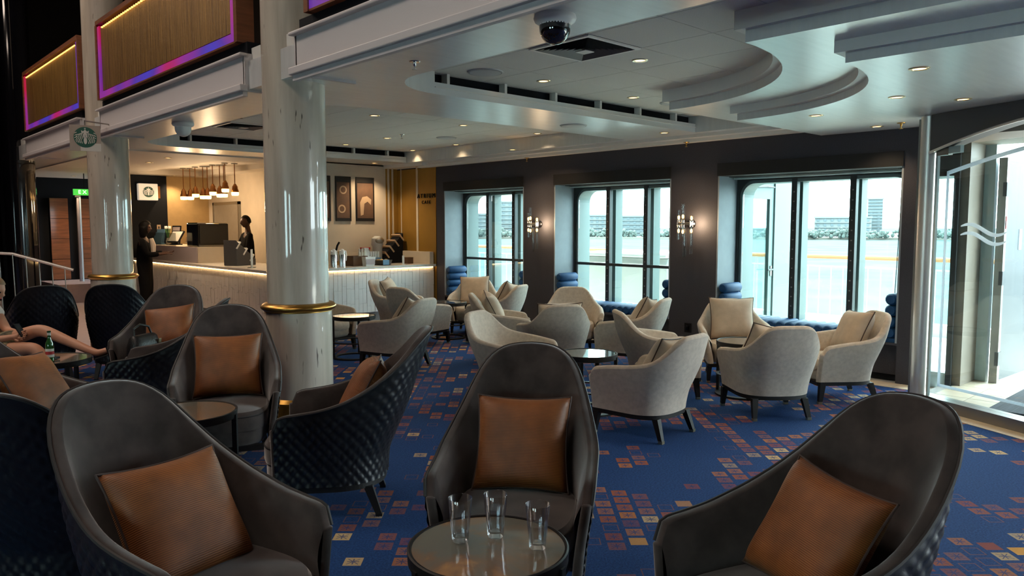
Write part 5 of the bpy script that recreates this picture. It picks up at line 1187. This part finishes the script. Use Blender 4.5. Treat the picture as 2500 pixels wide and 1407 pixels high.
def standing(name, loc, az, label, skin_m, cloth_m, hair_m, style, H, arms, wide=1.0):
    o = empty(name, loc, R(az), label, 'person'); k = H / 1.75
    J = dict(pel=(0, 0, .95 * k, (.125 * wide, .15 * wide)), ab=(0.01, 0, 1.12 * k, (.10 * wide, .13 * wide)), ch=(0, 0, 1.32 * k, (.11 * wide, .15 * wide)), nk=(-.01, 0, 1.50 * k, .052), hb=(.01, 0, 1.60 * k, .055))
    E = [('pel', 'ab'), ('ab', 'ch'), ('ch', 'nk'), ('nk', 'hb')]
    CJ = {n: J[n] for n in ('pel', 'ab', 'ch')}; CJ['nk'] = (-.01, 0, 1.47 * k, .065); CE = [('pel', 'ab'), ('ab', 'ch'), ('ch', 'nk')]
    for s, t in ((1, 'l'), (-1, 'r')):
        el, wr_ = arms[t]; sh = (0, s * .175 * wide, 1.42 * k)
        J.update({t + 's': (*sh, .055), t + 'e': (*el, .04), t + 'w': (*wr_, .027)}); d = Vector(wr_) - Vector(el); p = Vector(wr_) + d.normalized() * .05; J[t + 'h'] = (*p, (.035, .018)); E += [('ch', t + 's'), (t + 's', t + 'e'), (t + 'e', t + 'w'), (t + 'w', t + 'h')]
        fingers(J, E, p, d, (0, s, 0), t + 'h')
        J.update({t + 'hip': (0, s * .09, .88 * k, .085 * wide), t + 'k': (.02, s * .10, .50 * k, .058), t + 'a': (-.01, s * .10, .09, .038), t + 'o': (.13, s * .115, .03, (.032, .03))}); E += [('pel', t + 'hip'), (t + 'hip', t + 'k'), (t + 'k', t + 'a'), (t + 'a', t + 'o')]
        m = Vector(el) * .25 + Vector(wr_) * .75
        CJ.update({t + 's': (*sh, .075), t + 'e': (*el, .062), t + 'w': (*m, .048), t + 'hip': (0, s * .09, .88 * k, .115 * wide), t + 'k': (.02, s * .10, .50 * k, .095 * wide), t + 'a': (-.01, s * .10, .10, .075)}); CE += [('ch', t + 's'), (t + 's', t + 'e'), (t + 'e', t + 'w'), ('pel', t + 'hip'), (t + 'hip', t + 'k'), (t + 'k', t + 'a')]
        MB().ball((.05, s * .11, .035), (.14, .05, .05)).build('shoe', 'black', o, True)
    for n in ('pel', 'ab', 'ch'): r = CJ[n][3]; CJ[n] = (*CJ[n][:3], (r[0] + .03, r[1] + .03))
    skin('body', J, E, skin_m, o, 'pel'); skin('suit', CJ, CE, cloth_m, o, 'pel')
    head(o, Matrix.Translation((.03, 0, 1.655 * k)) @ Matrix.Rotation(R(6), 4, 'Y'), skin_m, hair_m, style); return o
wm = standing('person', (4.62, 15.0, 0), -28, 'person in a loose black suit with long dark hair standing at the cafe counter', 'skin_dark', 'suit_black', 'hair_black', 'long', 1.72, dict(l=((.12, .24, 1.13), (.36, .16, 1.15)), r=((.10, -.25, 1.12), (.36, -.14, 1.14))), 1.16)
sf = MB(); sf.tube([(.14, -.05, 1.42), (.165, -.03, 1.30), (.16, -.02, 1.16)], [.035, .05, .04], 8); sf.build('pale_blouse', 'shirt_white', wm, True)
standing('person', (6.42, 14.55, 0), 175, 'person in a black shirt with cropped hair standing behind the coffee machine', 'skin_dark', 'suit_black', 'hair_black', 'crop', 1.84, dict(l=((.10, .27, 1.14), (.30, .16, 1.02)), r=((.10, -.27, 1.14), (.30, -.16, 1.02))))
# the man seated at the left edge (world coordinates)
mn = empty('person', (1.08, 8.55, 0), 0, 'seated person in white shirt and patterned shorts holding a phone, at the left edge', 'person')
def rel(p): return (p[0] - 1.08, p[1] - 8.55, p[2])
J = dict(pel=(*rel((1.10, 8.50, .53)), (.12, .13)), ab=(*rel((1.10, 8.56, .68)), (.105, .12)), ch=(*rel((1.12, 8.60, .84)), (.11, .14)), nk=(*rel((1.20, 8.56, .955)), .055), hb=(*rel((1.23, 8.53, 1.0)), .055))
E = [('pel', 'ab'), ('ab', 'ch'), ('ch', 'nk'), ('nk', 'hb')]
for t, pts in (('l', ((1.28, 8.66, .90), (1.36, 8.48, .66), (1.42, 8.22, .655))), ('r', ((1.06, 8.46, .88), (1.16, 8.24, .60), (1.33, 8.14, .64)))):
    for n, p, r in zip(('s', 'e', 'w'), pts, (.055, .042, .028)): J[t + n] = (*rel(p), r)
    d = Vector(pts[2]) - Vector(pts[1]); p = Vector(rel(pts[2])) + d.normalized() * .045; J[t + 'h'] = (*p, (.034, .018)); E += [('ch', t + 's'), (t + 's', t + 'e'), (t + 'e', t + 'w'), (t + 'w', t + 'h')]
    fingers(J, E, p, d, (.3, .2, .9), t + 'h')
for t, pts in (('p', ((1.17, 8.42, .52), (1.57, 8.15, .69), (1.88, 7.74, .50), (1.93, 7.68, .475), (2.07, 7.60, .53))), ('q', ((1.10, 8.38, .50), (1.50, 7.98, .54), (1.67, 7.78, .12), (1.68, 7.75, .06), (1.80, 7.66, .03)))):
    for n, p, r in zip(('0', '1', '2', '3', '4'), pts, (.085, .062, .038, .038, (.038, .026))): J[t + n] = (*rel(p), r)
    E += [('pel', t + '0'), (t + '0', t + '1'), (t + '1', t + '2'), (t + '2', t + '3'), (t + '3', t + '4')]
skin('body', J, E, 'skin_light', mn, 'pel')
CJ = {n: (*J[n][:3], tuple(c + .02 for c in J[n][3])) for n in ('ab', 'ch')}; CJ['nk'] = (*J['nk'][:3], .066); CJ['pel'] = (*J['pel'][:3], (.135, .145))
CJ.update({n: (*J[n][:3], .075) for n in ('ls', 'rs')}); m = (Vector(J['ls'][:3]) + Vector(J['le'][:3])) / 2; CJ['lm'] = (*m, .066); m = (Vector(J['rs'][:3]) + Vector(J['re'][:3])) / 2; CJ['rm'] = (*m, .066)
skin('shirt', CJ, [('pel', 'ab'), ('ab', 'ch'), ('ch', 'nk'), ('ch', 'ls'), ('ch', 'rs'), ('ls', 'lm'), ('rs', 'rm')], 'shirt_white', mn, 'ab')
SJ = dict(pel=(*J['pel'][:3], (.145, .155))); SE = []
for t in 'pq':
    a, b_ = Vector(J[t + '0'][:3]), Vector(J[t + '1'][:3]); SJ[t + '0'] = (*a, .105); SJ[t + '1'] = (*(a * .35 + b_ * .65), .092); SE += [('pel', t + '0'), (t + '0', t + '1')]
skin('shorts', SJ, SE, 'shorts', mn, 'pel')
head(mn, Matrix.Translation(rel((1.27, 8.49, 1.06))) @ Matrix.Rotation(R(-40), 4, 'Z') @ Matrix.Rotation(R(22), 4, 'Y'), 'skin_light', 'hair_fair', 'crop')
a, b_ = Vector(J['p3'][:3]), Vector(J['p4'][:3]); sd_ = MB(); d = (b_ - a).normalized(); q = d.to_track_quat('X', 'Z').to_matrix().to_4x4(); sd_.x = Matrix.Translation((a + b_) / 2 + Vector((0, 0, -.035))) @ q; sd_.box(-.12, .13, -.045, .045, -.012, .0); sd_.build('sandal_sole', 'leather', mn, bevel=.01); sb_ = MB(); sb_.x = Matrix.Translation((a + b_) / 2 + Vector((0, 0, -.02))) @ q; sb_.tube([(.02, -.046, -.02), (.02, -.03, .045), (.02, .03, .045), (.02, .046, -.02)], .012, 6); sb_.build('sandal_strap', 'leather', mn, True)
ph_ = empty('smartphone', (1.40, 8.11, .70), R(-50), 'black phone held by the seated person', 'phone'); m = MB(); m.x = Matrix.Rotation(R(55), 4, 'Y'); m.box(-.07, .07, -.036, .036, -.005, .005); m.build('phone_body', 'black', ph_, bevel=.004); m = MB(); m.x = Matrix.Rotation(R(55), 4, 'Y'); m.box(-.065, .065, -.033, .033, .005, .0056); m.build('phone_screen', 'screen', ph_)
